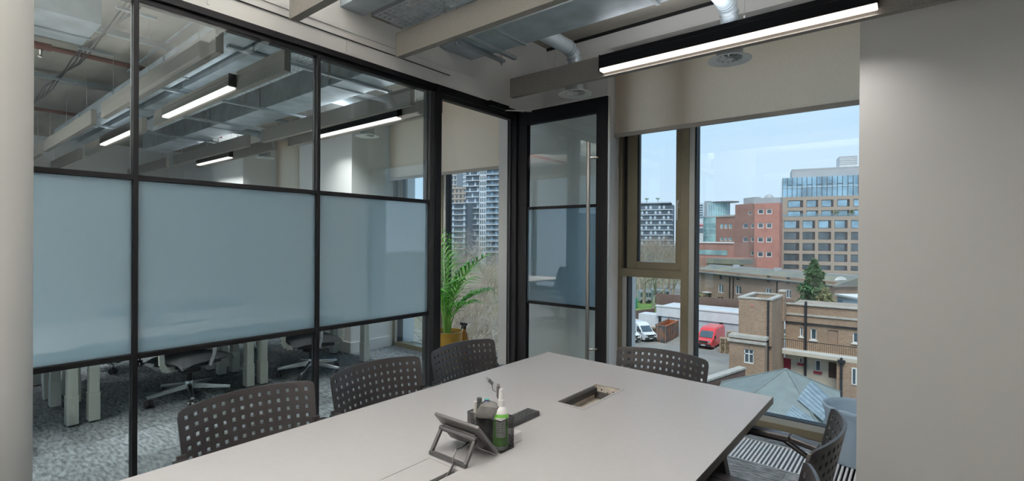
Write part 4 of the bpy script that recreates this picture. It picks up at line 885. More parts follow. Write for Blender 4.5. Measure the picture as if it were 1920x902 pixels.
# ------------------------------------------------------------------ green glass drum tower
def drum(px0, px1, d, zb, zt_, seg, name, par, mt, fins=True):
    a, b = atd(px0, 451, d), atd(px1, 451, d); c = (a + b) / 2; r_ = (b - a).length / 2
    MB().lathe([(r_, zb), (r_, zt_)], (c.x, c.y, 0), 40).build(name, mt, par, smooth=True)
    return c, r_
gd = thing('glass_drum_building', atd(1350, 451, 175) - Vector((0, 0, 1.4 - ZG)), 'green glass drum building with a flat overhanging roof', 'building')
zz = lambda py, d=175: atd(1350, py, d).z
c, r_ = drum(1327, 1366, 175, zz(408), zz(381), 40, 'upper_drum', gd, m_ggl); MB().lathe([(r_ * 1.25, zz(380.5)), (r_ * 1.32, zz(379)), (r_ * 1.1, zz(377.5))], (c.x + 2, c.y, 0), 40).build('roof_canopy', m_shed, gd, smooth=True)
for k in range(28):
    a = k / 28 * 6.283; MB().box(c.x + math.cos(a) * r_ - .09, c.x + math.cos(a) * r_ + .09, c.y + math.sin(a) * r_ - .09, c.y + math.sin(a) * r_ + .09, zz(408), zz(381)).build('fin', m_cyan, gd)
c, r_ = drum(1320, 1372, 172, ZG, zz(409), 40, 'lower_drum', gd, m_ggl); MB().lathe([(r_ * 1.02, zz(409)), (r_ * 1.04, zz(406.5))], (c.x, c.y, 0), 40).build('roof_edge', m_slabw, gd, smooth=True)
for py in (418, 430, 442): MB().lathe([(r_ * 1.005, zz(py)), (r_ * 1.005, zz(py - .8))], (c.x, c.y, 0), 40).build('floor_line', m_cyan, gd, smooth=True)
fx = Fac(1320, 178, 1329, 176); m = MB(); fx.box(m, 0, fx.L, -6, 0, zz(410), fx.z(1324, 377)); m.build('stair_shaft', m_metg, gd)
# ------------------------------------------------------------------ white tower and shopping centre sign behind
fw_ = Fac(1288, 230, 1322, 228); wt = thing('white_tower', fw_.pt(fw_.L / 2, -4, ZG), 'pale tower behind the glass drum', 'building')
m = MB(); fw_.box(m, 0, fw_.L, -8, 0, ZG, fw_.z(1310, 381)); m.build('tower_wall', m_cyan, wt)
for k in range(6): m = MB(); zq = fw_.z(1310, 386 + k * 4.5); fw_.box(m, fw_.u(1305), fw_.u(1317), 0, .15, zq, zq + .5); m.build('window_strip', m_wing, wt)
fsn = Fac(1278, 205, 1323, 200); ms = thing('shopping_centre', fsn.pt(fsn.L / 2, -4, ZG), 'white shopping centre frontage with red lettering', 'building')
m = MB(); fsn.box(m, 0, fsn.L, -10, 0, ZG, fsn.z(1310, 413)); m.build('frontage', m_shed, ms); m = MB(); fsn.box(m, 0, fsn.L, 0, .2, fsn.z(1310, 436), fsn.z(1310, 428)); m.build('dark_band', m_wing, ms)
tcv = bpy.data.curves.new('lettering', 'FONT'); tcv.body = 'Westfield'; tcv.size = 1; tcv.extrude = .08; tcv.shear = .25; to = bpy.data.objects.new('sign_lettering_source', tcv); COL.objects.link(to)
bpy.context.view_layer.update(); tm = bpy.data.meshes.new_from_object(to); bpy.data.objects.remove(to)
wdt = max(v.co.x for v in tm.vertices); uu1 = fsn.u(1319.5); k = (uu1 - fsn.u(1290)) / wdt; mm = Matrix((( fsn.t.x * k, 0, fsn.n.x), (fsn.t.y * k, 0, fsn.n.y), (0, k, 0)))
for v in tm.vertices: v.co = mm @ v.co
tm.materials.append(mat('red_sign', (.55, .03, .04), .5)); place(tm, 'sign_lettering', fsn.pt(fsn.u(1290), .12, fsn.z(1310, 424.5)), ms)
# ------------------------------------------------------------------ long brown brick terrace
ft = Fac(1296, 95, 1566, 66.5); ze = ft.z(1303, 510); tb_ = thing('brown_brick_terrace', ft.pt(ft.L / 2, -4, ZG), 'long three storey brown brick terrace with a mossy sloping roof', 'building')
Z8 = lambda x, y: (1120 + x / 2.818, 300 + y / 2.818)
ht = ft.px([(*Z8(a, b), *Z8(c, d)) for (a, b, c, d) in ((648, 600, 665, 630), (738, 605, 755, 635), (897, 612, 915, 645), (1000, 620, 1018, 655), (640, 657, 668, 702), (731, 665, 762, 710), (890, 678, 920, 706), (997, 685, 1026, 730), (638, 725, 651, 755), (655, 725, 668, 755), (733, 733, 742, 763))])
ft.wall(0, ft.L, ZG, ze, ht).build('front_wall', m_bbrown, tb_); ft.windows(ht[:4], tb_, m_wing, m_wfd, .1); ft.windows(ht[4:8], tb_, m_wing, m_wfr, .1, 2); ft.windows(ht[8:], tb_, m_wing, m_doord, .1)
m = MB(); ft.box(m, 0, ft.L, -9, -.35, ZG, ze - .1); m.build('core', m_bbrown, tb_)
zr = ft.z(1303, 497); m = MB(); m.prism([ft.pt(0, .45, ze - .1), ft.pt(0, .45, ze + .12), ft.pt(0, -4.2, zr - .15), ft.pt(0, -8.9, ze + .1), ft.pt(0, -8.9, ze - .1)], ft.t * (ft.L + .4)); m.build('roof', m_moss, tb_)
m = MB(); ft.box(m, 0, ft.L, -4.4, -4.0, zr - .25, zr + .02); m.build('ridge_capping', m_metg, tb_); m = MB(); ft.box(m, 0, ft.L, .45, .6, ze - .15, ze + .02); m.build('gutter', m_pipe, tb_)
for px in (1369.5, 1376, 1458): m = MB(); ft.box(m, ft.u(px) - .06, ft.u(px) + .06, 0, .15, ZG, ze); m.build('drainpipe', m_pipe, tb_)
u_ = ft.u(1331); m = MB(); zd = ft.z(1331, 548); ft.box(m, u_ - .9, u_ + .6, 0, .9, zd - .1, zd + .05); m.build('porch_roof', m_shed, tb_); m = MB(); ft.box(m, u_ - .2, u_ + .5, .0, .05, ft.z(1331, 571), zd - .15); m.build('porch_door', m_doord, tb_)
for px in (1345, 1420): c = ft.pt(ft.u(px), -4.2, zr); MB().box(c.x - .5, c.x + .5, c.y - .4, c.y + .4, zr - .4, zr + .3).build('roof_vent', m_metg, tb_)
# ------------------------------------------------------------------ white garage row, brick yard walls (all parallel to our facade)
gp = onz(1302, 633, ZG); YGAR = gp.y; xg0 = ony(1231, 580, YGAR).x; zgt = ony(1302, 582, YGAR).z
ga = thing('garage_row', (xg0 + 14, YGAR + 3, ZG), 'long white garage block with roller shutters across the yard', 'building')
MB().box(xg0, xg0 + 22, YGAR + .25, YGAR + 7, ZG, zgt).build('garage_body', m_shed, ga); zfa = zgt - 1.35
MB().box(xg0, xg0 + 22, YGAR - .1, YGAR + .3, zfa, zgt + .1).build('fascia', m_shed, ga); MB().box(xg0 - .1, xg0 + 22, YGAR - .2, YGAR + .3, zgt + .1, zgt + .3).build('roof_trim', m_wfr, ga)
xs = [ony(p, 610, YGAR).x for p in (1237, 1352, 1400)]; xs = [xs[0], xs[0] + (xs[1] - xs[0]) / 2, xs[1], xs[1] + (xs[1] - xs[0]) / 2, xs[1] + (xs[1] - xs[0])]
for a, b in zip(xs[:-1], xs[1:]):
    pnl = MB().box(a + .2, b - .2, YGAR + .12, YGAR + .24, ZG, zfa).build('roller_shutter', m_shut, ga)
    rib = None
    for k in range(12):
        z0 = ZG + (zfa - ZG) * k / 12
        if rib is None: rib = MB().box(a + .2, b - .2, YGAR + .09, YGAR + .12, z0, z0 + (zfa - ZG) / 12 - .04).build('shutter_slat', m_shut, pnl).data
        else: place(rib, 'shutter_slat', ((a + b) / 2, YGAR + .105, z0), pnl)
for a in xs: MB().box(a - .2, a + .2, YGAR - .05, YGAR + .25, ZG, zfa).build('pier', m_pipe if a == xs[2] or a == xs[0] else m_shed, ga)
MB().box(xg0 - 3.2, xg0 - .1, YGAR + .5, YGAR + 3, ZG, ZG + 2.6).build('side_lean_to', m_shed, ga)
MB().box(xg0 - 3.5, xg0 + 24, YGAR + 8, YGAR + 8.4, ZG, zgt + 1.15).build('boundary_wall', m_bwall, label='dark brick boundary wall behind the white garages', cat='wall')
p, q = onz(1176, 618, ZG), onz(1228, 600, ZG); m = MB().bar((p.x - 3, p.y - 4, ZG + 1.3), (xg0 - 3.6, YGAR + 7.6, ZG + 1.3), .35, 2.6); m.build('yard_wall', m_bwall, label='weathered brick yard wall running back beside the white vans', cat='wall')
# park behind
pk = MB().add([(-140, YGAR + 9, ZG + .03), (xg0 + 20, YGAR + 9, ZG + .03), (xg0 + 22, YGAR + 42, ZG + .03), (-140, YGAR + 42, ZG + .03), (-140, YGAR + 9, ZG - .3), (xg0 + 20, YGAR + 9, ZG - .3), (xg0 + 22, YGAR + 42, ZG - .3), (-140, YGAR + 42, ZG - .3)], [(0, 1, 2, 3), (7, 6, 5, 4), (0, 4, 5, 1), (1, 5, 6, 2), (2, 6, 7, 3), (3, 7, 4, 0)]); pk.build('park_lawn', m_grass, kind='structure')
MB().box(-200, -62, 20, 240, ZG - .3, ZG + .04).build('park_ground', m_earth, kind='structure')
# ------------------------------------------------------------------ vans
def van(loc, yaw, paint, label, scale=1.0):
    v = thing('delivery_van', (0, 0, 0), label, 'van'); Lh, Wd = 5.6 * scale, 1.0 * scale    # front towards local -y
    prof = [(-2.8, .45), (-2.8, .95), (-2.65, 1.12), (-1.95, 1.32), (-1.15, 2.12), (-.85, 2.42), (-.3, 2.55), (2.7, 2.52), (2.78, 2.3), (2.8, .5), (2.5, .40), (-2.5, .38)]
    secs = [(-1, .90), (-.86, 1.0), (.86, 1.0), (1, .90)]
    g = MB(); n_ = len(prof); V = []
    for (x, kz) in secs:
        for (y, z) in prof: V.append((x * Wd * (1 if z < 1.4 else .94), y, .38 + (z - .38) * (kz if z > 1.4 else 1)))
    Fs = [(i * n_ + j, i * n_ + (j + 1) % n_, (i + 1) * n_ + (j + 1) % n_, (i + 1) * n_ + j) for i in range(3) for j in range(n_)] + [tuple(range(n_)), tuple(3 * n_ + j for j in range(n_ - 1, -1, -1))]
    g.add(V, Fs).build('body', paint, v, bevel=.05)
    w = MB().hexa([(-.82, -1.93, 1.36), (.82, -1.93, 1.36), (.76, -1.17, 2.09), (-.76, -1.17, 2.09), (-.82, -1.96, 1.40), (.82, -1.96, 1.40), (.76, -1.20, 2.13), (-.76, -1.20, 2.13)]); w.build('windscreen', m_wing, v)
    for s in (-1, 1):
        MB().hexa([(s * .96, -1.65, 1.38), (s * .96, -.65, 1.38), (s * .93, -.65, 2.05), (s * .93, -1.05, 2.05), (s * 1.0, -1.65, 1.38), (s * 1.0, -.65, 1.38), (s * .965, -.65, 2.05), (s * .965, -1.05, 2.05)]).build('side_window', m_wing, v)
        MB().box(s * 1.02, s * 1.2, -1.75, -1.62, 1.32, 1.68).build('mirror', m_tyre, v)
        MB().box(s * .55, s * .88, -2.82, -2.6, .9, 1.12).build('headlight', m_alu_pol, v)
        for y in (-1.75, 1.7):
            MB().tube([(s * .78, y, .35), (s * 1.0, y, .35)], .35, 20).build('wheel', m_tyre, v, smooth=True); MB().tube([(s * 1.0, y, .35), (s * 1.01, y, .35)], .2, 16).build('hubcap', m_metg, v)
    MB().box(-.95, .95, -2.86, -2.7, .38, .72).build('bumper', m_tyre, v, bevel=.04); MB().box(-.52, .52, -2.83, -2.75, .78, 1.08).build('grille', m_tyre, v); MB().box(-.26, .26, -2.88, -2.86, .5, .6).build('number_plate', m_wfr, v)
    v.location = loc; v.rotation_euler.z = yaw; v.scale = (scale,) * 3
    return v
p = onz(1326, 656, ZG); van((p.x - .5, p.y + 2.9, ZG), .0, m_vred, 'red high-roof van parked in front of the white garages', 1.04)
p = onz(1219, 642, ZG)
for k, lb in enumerate(('white van parked closest to the stacked pallets and skip', 'white van parked in the middle of the white row', 'white van at the window frame end of the white row')): van((p.x - 2.2 - 1.45 * k, p.y + 1.6 - 2.15 * k, ZG), .98, m_vwh, lb, .98)
# ------------------------------------------------------------------ skip container and pallets
def skip():
    a, b, c = onz(1229, 640, ZG), onz(1247.5, 644, ZG), onz(1271, 631, ZG)
    w = Vector((b.x - a.x, b.y - a.y, 0)); l_ = Vector((c.x - b.x, c.y - b.y, 0)); hgt = 2.35
    s = thing('skip_container', ((a.x + c.x) / 2, (a.y + c.y) / 2, ZG), 'rusty open top roll-off skip with an orange interior', 'skip'); wn, ln_ = w.normalized(), l_.normalized()
    o = Vector((a.x, a.y, ZG)); th = .12
    def side(p0, p1, nm, nrm):
        q0, q1 = p0 + Vector((0, 0, hgt)), p1 + Vector((0, 0, hgt)); nv = Vector(nrm) * th
        MB().hexa([p0 + Vector((0, 0, .2)), p1 + Vector((0, 0, .2)), p1 + nv + Vector((0, 0, .2)), p0 + nv + Vector((0, 0, .2)), q0, q1, q1 + nv, q0 + nv]).build(nm, m_rust, s)
        MB().hexa([p0 + nv + Vector((0, 0, .3)), p1 + nv + Vector((0, 0, .3)), p1 + nv * 1.3 + Vector((0, 0, .3)), p0 + nv * 1.3 + Vector((0, 0, .3)), q0 + nv, q1 + nv, q1 + nv * 1.3, q0 + nv * 1.3]).build('inner_face', m_orust, s)
    A, B_, C_, D_ = o, o + w, o + w + l_, o + l_
    side(A, B_, 'end_wall', ln_); side(B_, C_, 'side_wall', -wn); side(C_, D_, 'end_wall', -ln_); side(D_, A, 'side_wall', wn)
    MB().hexa([A + Vector((0, 0, .1)), B_ + Vector((0, 0, .1)), C_ + Vector((0, 0, .1)), D_ + Vector((0, 0, .1)), A + Vector((0, 0, .3)), B_ + Vector((0, 0, .3)), C_ + Vector((0, 0, .3)), D_ + Vector((0, 0, .3))]).build('floor_pan', m_rust, s)
    for k in range(8): p = B_ + l_ * (k / 7.) ; MB().bar(p + Vector((0, 0, .1)) + wn * .06, p + Vector((0, 0, hgt)) + wn * .06, .12, .14).build('rib', m_rust, s)
    for k in (0.25, .75): p = A + w * k; MB().bar(p + Vector((0, 0, .2)) - ln_ * .06, p + Vector((0, 0, hgt)) - ln_ * .06, .14, .12).build('rib', m_rust, s)
    MB().bar(A + Vector((0, 0, hgt)), B_ + Vector((0, 0, hgt)), .16, .14).build('top_rail', m_rust, s); MB().bar(B_ + Vector((0, 0, hgt)), C_ + Vector((0, 0, hgt)), .16, .14).build('top_rail', m_orust, s); MB().bar(D_ + Vector((0, 0, hgt)), A + Vector((0, 0, hgt)), .16, .14).build('top_rail', m_rust, s)
    MB().bar(D_ + Vector((0, 0, hgt + .35)), C_ + Vector((0, 0, hgt + .35)), .08, .08).build('tarp_bar', m_rust, s)
    for k in (0, 1): MB().bar((D_, C_)[k] + Vector((0, 0, hgt)), (D_, C_)[k] + Vector((0, 0, hgt + .35)), .08, .08).build('bar_post', m_rust, s)
    rr = random.Random(5); cc = A + w * .4 + l_ * .45
    g = MB()
    for k in range(26): q = cc + wn * rr.uniform(-.6, .6) + ln_ * rr.uniform(-1.2, 1.2) + Vector((0, 0, 1.35 + rr.random() * .45)); z5 = .25; g.add([q + Vector((rr.uniform(-z5, z5), rr.uniform(-z5, z5), rr.uniform(-z5, z5))) for _ in range(4)], [(0, 1, 2), (0, 2, 3), (0, 3, 1), (1, 3, 2)])
    g.build('rubbish_heap', mat('pale_rubbish', (.42, .50, .58), .6, var=.3, scale=2), s)
skip()
plm = None
def pallet_mesh():
    g = MB()
    for k in range(7): g.box(-.6, .6, -.5 + k * .155, -.5 + k * .155 + .1, .122, .144)
    for x in (-.55, 0, .55): g.box(x - .05, x + .05, -.5, .53, .022, .122)
    for y in (-.5, 0, .43): g.box(-.6, .6, y, y + .1, 0, .022)
    return g
ORD = 'first second third fourth fifth sixth seventh eighth ninth tenth eleventh twelfth thirteenth fourteenth fifteenth'.split()
def pallets(px, py, n_, yaw, label, grp):
    global plm
    p = onz(px, py, ZG)
    for k in range(n_):
        lb = '%s, %s' % (label, 'topmost of its stack' if k == n_ - 1 else ('bottom of its stack' if k == 0 else '%s from the ground' % ORD[k]))
        if plm is None: o = pallet_mesh().build('pallet', m_pal, label=lb, cat='pallet', group=grp); plm = o.data
        else: o = place(plm, 'pallet', (0, 0, 0), label=lb, cat='pallet', group=grp)
        o.location = (p.x + random.uniform(-.04, .04), p.y + random.uniform(-.04, .04), ZG + k * .145); o.rotation_euler.z = yaw + random.uniform(-.03, .03)
pallets(1222, 634, 11, .6, 'wooden pallet between white vans and skip', 'pallets by the skip'); pallets(1359, 661, 13, .3, 'wooden pallet beside the red van', 'pallets by the red van'); pallets(1372, 652, 15, .3, 'wooden pallet against the brick stair tower', 'pallets by the tower')
p = onz(1371, 677, ZG); MB().lathe([(.25, 0), (.24, .05), (.16, .06), (.04, .45), (.01, .46)], (p.x, p.y, ZG), 12).build('traffic_cone', mat('cone_orange', (.75, .16, .06), .5), label='small orange cone near the brick stair tower', cat='cone')
p = onz(1376, 640, ZG); MB().box(p.x - 1.2, p.x + 1.6, p.y, p.y + 1.6, ZG, ZG + 2.2).build('storage_box', m_shed, bevel=.05, label='pale storage box behind the pallets by the garages', cat='container')
# ------------------------------------------------------------------ brick stair tower
YT = 50.0; fT = Fac.plan(ony(1385, 600, YT).x, YT, ony(1447, 600, YT).x, YT); zT = fT.z(1415, 561); Lt = fT.L; DT = 5.5
stw = thing('brick_stair_tower', fT.pt(Lt / 2, -DT / 2, ZG), 'square stock brick stair tower with stone parapet and black drainpipe', 'building')
z_l = fT.z(1400, 632)
fT.wall(0, Lt, z_l - .6, zT, []).build('front_wall', m_byel, stw); m = MB(); fT.box(m, 0, .35, -DT, -.35, ZG, zT); fT.box(m, Lt - .35, Lt, -DT, -.35, ZG, zT); fT.box(m, .35, Lt - .35, -DT, -DT + .35, ZG, zT); m.build('other_walls', m_byel, stw)
m = MB(); fT.box(m, .35, Lt - .35, -DT + .35, -.35, ZG, zT - .55); m.build('flat_roof', m_feltr, stw)
for (a, b, c, d) in ((-.08, Lt + .08, -.4, .08), (-.08, Lt + .08, -DT - .08, -DT + .4), (-.08, .4, -DT + .4, -.4), (Lt - .4, Lt + .08, -DT + .4, -.4)): m = MB(); fT.box(m, a, b, c, d, zT, zT + .14); m.build('coping_stone', m_ston, stw)
m = MB(); u_ = fT.u(1412); zz_ = fT.z(1412, 573); fT.box(m, u_ - .15, u_ + .12, 0, .04, zz_ - .1, zz_ + .12); m.build('air_brick', m_bred, stw)
# lower stage, wider
u0 = fT.u(1376) ; NF = 1.2; hw_ = [(fT.u(1397), fT.u(1414.5), fT.z(1405, 682) , fT.z(1405, 655))]
fl2 = Fac.plan(fT.pt(u0, NF, 0).x, YT - NF, fT.pt(Lt - .3, NF, 0).x, YT - NF); hw_ = fl2.px([(1396.3, 655, 1415, 682)]); zl2 = fl2.z(1400, 641)
fl2.wall(0, fl2.L, ZG, zl2, hw_).build('lower_front_wall', m_byel, stw); fl2.windows(hw_, stw, m_wing, m_wfr, .09, 2); m = MB(); fl2.box(m, hw_[0][0], hw_[0][1], -.2, -.1, hw_[0][2] + (hw_[0][3] - hw_[0][2]) * .62, hw_[0][2] + (hw_[0][3] - hw_[0][2]) * .68); m.build('transom', m_wfr, stw)
m = MB(); fl2.box(m, 0, fl2.L, -4, -.35, ZG, zl2 - .05); m.build('lower_core', m_byel, stw)
m = MB(); fl2.box(m, -.15, fl2.L + .1, -.3, .2, zl2 - .1, zl2 + .12); m.build('stone_band', m_ston, stw); m = MB(); fl2.box(m, 0, fl2.L, -1.3, -.1, zl2 + .12, z_l + .05); m.build('parapet_brick', m_bbrown, stw); m = MB(); fl2.box(m, -.1, fl2.L + .1, -1.3, .05, z_l + .05, z_l + .3); m.build('parapet_coping', m_ston, stw)
m = MB(); fT.box(m, Lt - .35, Lt - .2, .02, .16, ZG, zT); m.build('drainpipe', m_pipe, stw)
chm = MB(); a = fT.u(1463.5); chm.box(ony(1464, 560, YT + DT).x, ony(1474, 560, YT + DT).x, YT + DT - .9, YT + DT + .1, ony(1468, 600, YT + DT).z, ony(1468, 546, YT + DT).z); chm.build('chimney_stack', m_byel, stw); z5 = ony(1468, 546, YT + DT).z; MB().box(ony(1463, 560, YT + DT).x, ony(1475, 560, YT + DT).x, YT + DT - 1, YT + DT + .2, z5, z5 + .15).build('chimney_cap', m_ston, stw)
# ------------------------------------------------------------------ galleried brick flats
YB = 56.0; fB = Fac.plan(fT.pt(Lt, 0, 0).x + .03, YB, ony(1660, 600, YB).x, YB); zB = fB.z(1474, 570)
bf = thing('galleried_flats', fB.pt(fB.L / 2, -3, ZG), 'brick flats with a railed gallery, white windows and a crimson door', 'building')
Z5 = lambda x, y: (1360 + x / 5.01, 600 + y / 5.01); Z4 = lambda x, y: (1380 + x / 5.0125, 460 + y / 5.0125)
hB = fB.px([(*Z4(607, 770), *Z4(638, 860)), (*Z4(708, 785), *Z4(765, 890)), (*Z4(1105, 822), *Z4(1160, 920))]); hD = fB.px([(*Z4(866, 800), *Z4(968, 925))])
hG = fB.px([(*Z5(852, 380), *Z5(908, 485)), (*Z5(700, 358), *Z5(735, 408)), (*Z5(1197, 440), *Z5(1250, 605))]); hGd = fB.px([(*Z5(552, 362), *Z5(626, 475)), (*Z5(980, 400), *Z5(1055, 550))])
zbal = ony(1457, 655, YB - 1.5).z
ZB0 = ZG
fB.wall(0, fB.L, zbal, zB, hB + hD).build('upper_wall', m_byel, bf); fB.windows(hB, bf, m_wing, m_wfr, .09, 1); m = MB(); h = hD[0]; fB.box(m, h[0], h[1], -.25, -.1, h[2], h[3]); m.build('boarded_door', m_bbrown, bf)
fB.wall(0, fB.L, ZB0, zbal, hG + hGd).build('lower_wall', m_cream2, bf); fB.windows(hG, bf, m_wing, m_wfr, .09, 1)
for h, mt in zip(hGd, (m_door, m_doord)): m = MB(); fB.box(m, h[0], h[1], -.25, -.1, h[2], h[3]); m.build('door', mt, bf)
for h in hG[:2]: m = MB(); fB.box(m, h[0] - .1, h[1] + .1, -.05, .15, h[2] - .2, h[2]); m.build('red_sill', m_door, bf)
for h in hB: m = MB(); fB.box(m, h[0] - .1, h[1] + .1, -.05, .12, h[2] - .12, h[2]); m.build('sill', m_wfr, bf)
m = MB(); fB.box(m, 0, fB.L, -8, -.4, ZG, zB - .3); m.build('core', m_byel, bf); m = MB(); fB.box(m, 0, fB.L, -.4, .15, zB, zB + .12); m.build('parapet_coping', m_ston, bf)
zq = fB.z(1500, 590); m = MB(); fB.box(m, 0, fB.L, 0, .12, zq - .08, zq + .1); m.build('stone_band', m_ston, bf); zq = fB.z(1500, 605); m = MB(); fB.box(m, 0, fB.L, 0, .16, zq - .1, zq + .04); m.build('gutter', m_pipe, bf)
m = MB(); fB.box(m, 0, fB.L, .0, 1.5, zbal - .35, zbal); m.build('gallery_slab', m_cream2, bf); m = MB(); fB.box(m, 0, fB.L, 1.35, 1.5, zbal, zbal + .18); m.build('gallery_kerb', m_wfr, bf)
m = MB(); fB.box(m, 0, fB.L, 1.38, 1.44, zbal + 1.05, zbal + 1.10); m.build('handrail', m_pipe, bf)
bal = None; k = 0; u_ = .1
while u_ < fB.L and k < 260:
    p = fB.pt(u_, 1.41, zbal + .15)
    if bal is None: bal = MB().box(p.x - .012, p.x + .012, p.y - .012, p.y + .012, zbal + .15, zbal + 1.06).build('baluster', m_pipe, bf).data
    else: place(bal, 'baluster', p, bf)
    u_ += .17; k += 1
for px in (1512.5,): m = MB(); fB.box(m, fB.u(px) - .1, fB.u(px) + .1, .02, .2, ZG, zB + .4); m.build('drainpipe', m_pipe, bf)
fg = Fac.plan(fB.pt(0, 1.5, 0).x, YB - 1.5, fB.pt(fB.L, 1.5, 0).x, YB - 1.5); 
m = MB(); u5 = fg.u(1571); fg.box(m, u5, u5 + 9, -1.45, 0, ZG, zbal - .36); m.build('end_bay', m_byel, bf); m = MB(); fg.box(m, fg.u(1580) - .09, fg.u(1580) + .09, 0, .18, ZG, zbal); m.build('drainpipe', m_pipe, bf); m = MB(); fg.box(m, fg.u(1580) - .3, fg.u(1580) + .3, 0, .3, zbal - .45, zbal - .2); m.build('hopper_head', m_pipe, bf)
h = fg.px([(1599, 690, 1609, 722)])[0]; m = MB(); fg.box(m, *h[:2], 0, .06, *h[2:]); q = m.build('window', m_wfr, bf); m = MB(); fg.box(m, h[0] + .1, h[1] - .1, .06, .08, h[2] + .1, h[3] - .1); m.build('pane', m_wing, q)
# bicycle by the flats
bp = onz(1515, 702, ZG + .0); bp = fB.pt(fB.u(1517), 2.4, ZG)
bk = thing('bicycle', bp, 'dark bicycle leaning below the gallery of the brick flats', 'bicycle')
for dx in (-.5, .5): MB().lathe([(.33, -.02), (.35, 0), (.33, .02), (.31, 0)], (0, 0, 0), 24, close=True).build('wheel', m_pipe, bk); w = bk.children[-1]; w.rotation_euler = (P2, 0, 0); w.location = (dx, 0, .35)
g = MB()
for a, b in (((-.5, 0, .35), (-.1, 0, .35)), ((-.1, 0, .35), (-.25, 0, .85)), ((-.1, 0, .35), (.38, 0, .8)), ((-.22, 0, .75), (.38, 0, .8)), ((.5, 0, .35), (.38, 0, .95)), ((-.5, 0, .35), (-.22, 0, .75))): a, b = Vector(a) + bp, Vector(b) + bp; g.tube([a, b], .02, 6)
g.build('frame', m_pipe, bk); MB().tube([bp + Vector((.3, -.25, 1.0)), bp + Vector((.38, 0, .98)), bp + Vector((.3, .25, 1.0))], .018, 6).build('handlebar', m_pipe, bk); MB().box(bp.x - .36, bp.x - .12, bp.y - .07, bp.y + .07, bp.z + .85, bp.z + .9).build('saddle', m_pipe, bk)
# ------------------------------------------------------------------ hipped felt roof close below our window
ap = onz(1474, 692, -8.2); e1 = onz(1352, 716, -10.2); e2 = onz(1575, 735, -10.2); e3 = onz(1310, 812, -10.2); e4 = onz(1585, 885, -10.2)
hr = thing('hipped_outbuilding', (ap.x, ap.y, ZG), 'low outbuilding with a hipped grey felt roof and corrugated rooflights', 'building')
ring = [e3, e4, e2, e1]; th = Vector((0, 0, .12))
names = ('front_slope', 'right_slope', 'back_slope', 'left_slope')
for i in range(4):
    a, b = ring[i], ring[(i + 1) % 4]; MB().add([a, b, ap, a - th, b - th, ap - th], [(0, 1, 2), (5, 4, 3), (0, 3, 4, 1), (1, 4, 5, 2), (2, 5, 3, 0)]).build(names[i], m_feltr, hr)
for i in range(4): MB().tube([ring[i] + Vector((0, 0, .03)), ap + Vector((0, 0, .03))], .05, 6).build('hip_roll', m_feltr, hr)
w_ = MB(); V = [(p.x, p.y, p.z - .13) for p in ring] + [(p.x, p.y, ZG) for p in ring]; w_.add(V, [(0, 1, 5, 4), (1, 2, 6, 5), (2, 3, 7, 6), (3, 0, 4, 7), (7, 6, 5, 4)]); w_.build('walls', m_byel, hr)
def onplane(px, py, a, b, c):
    n_ = (b - a).cross(c - a); d = ray(px, py); return EYE + d * ((a - EYE).dot(n_) / d.dot(n_))
def corr(quad, label):
    P = [onplane(px, py, e3, e4, ap) for px, py in quad]; n_ = (e4 - e3).cross(ap - e3).normalized(); n_ = n_ if n_.z > 0 else -n_
    N = 60; top = []; bot = []
    for i in range(N + 1):
        t = i / N; a, b = P[0].lerp(P[1], t), P[3].lerp(P[2], t); o = n_ * (.14 + .10 * math.sin(t * N * 1.9)); top.append(a + o); bot.append(b + o)
    g = MB(); V = top + bot + [p - n_ * .06 for p in top] + [p - n_ * .06 for p in bot]; M_ = N + 1
    fs = []
    for i in range(N): fs += [(i, i + 1, M_ + i + 1, M_ + i), (2 * M_ + i, 3 * M_ + i, 3 * M_ + i + 1, 2 * M_ + i + 1), (i, 2 * M_ + i, 2 * M_ + i + 1, i + 1), (M_ + i, M_ + i + 1, 3 * M_ + i + 1, 3 * M_ + i)]
    fs += [(0, M_, 3 * M_, 2 * M_), (N, 2 * M_ + N, 3 * M_ + N, M_ + N)]
    g.add(V, fs).build('corrugated_rooflight', m_corr, hr, label=label)
corr([(1495.5, 752), (1521, 718.5), (1566, 762), (1543, 792)], 'upper corrugated rooflight'); corr([(1469.5, 785), (1487, 765), (1545, 806), (1530, 830)], 'lower corrugated rooflight')
a, b = onz(1360, 716, -10), onz(1392, 695, -10); g = MB().bar((a.x - 1.5, a.y - 3.2, -11.4), (b.x, b.y, -11.4), .5, 3.2); g.build('parapet_wall', m_bwall, hr); MB().bar((a.x - 1.5, a.y - 3.2, -9.72), (b.x, b.y, -9.72), .65, .16).build('parapet_coping', m_ston, hr)
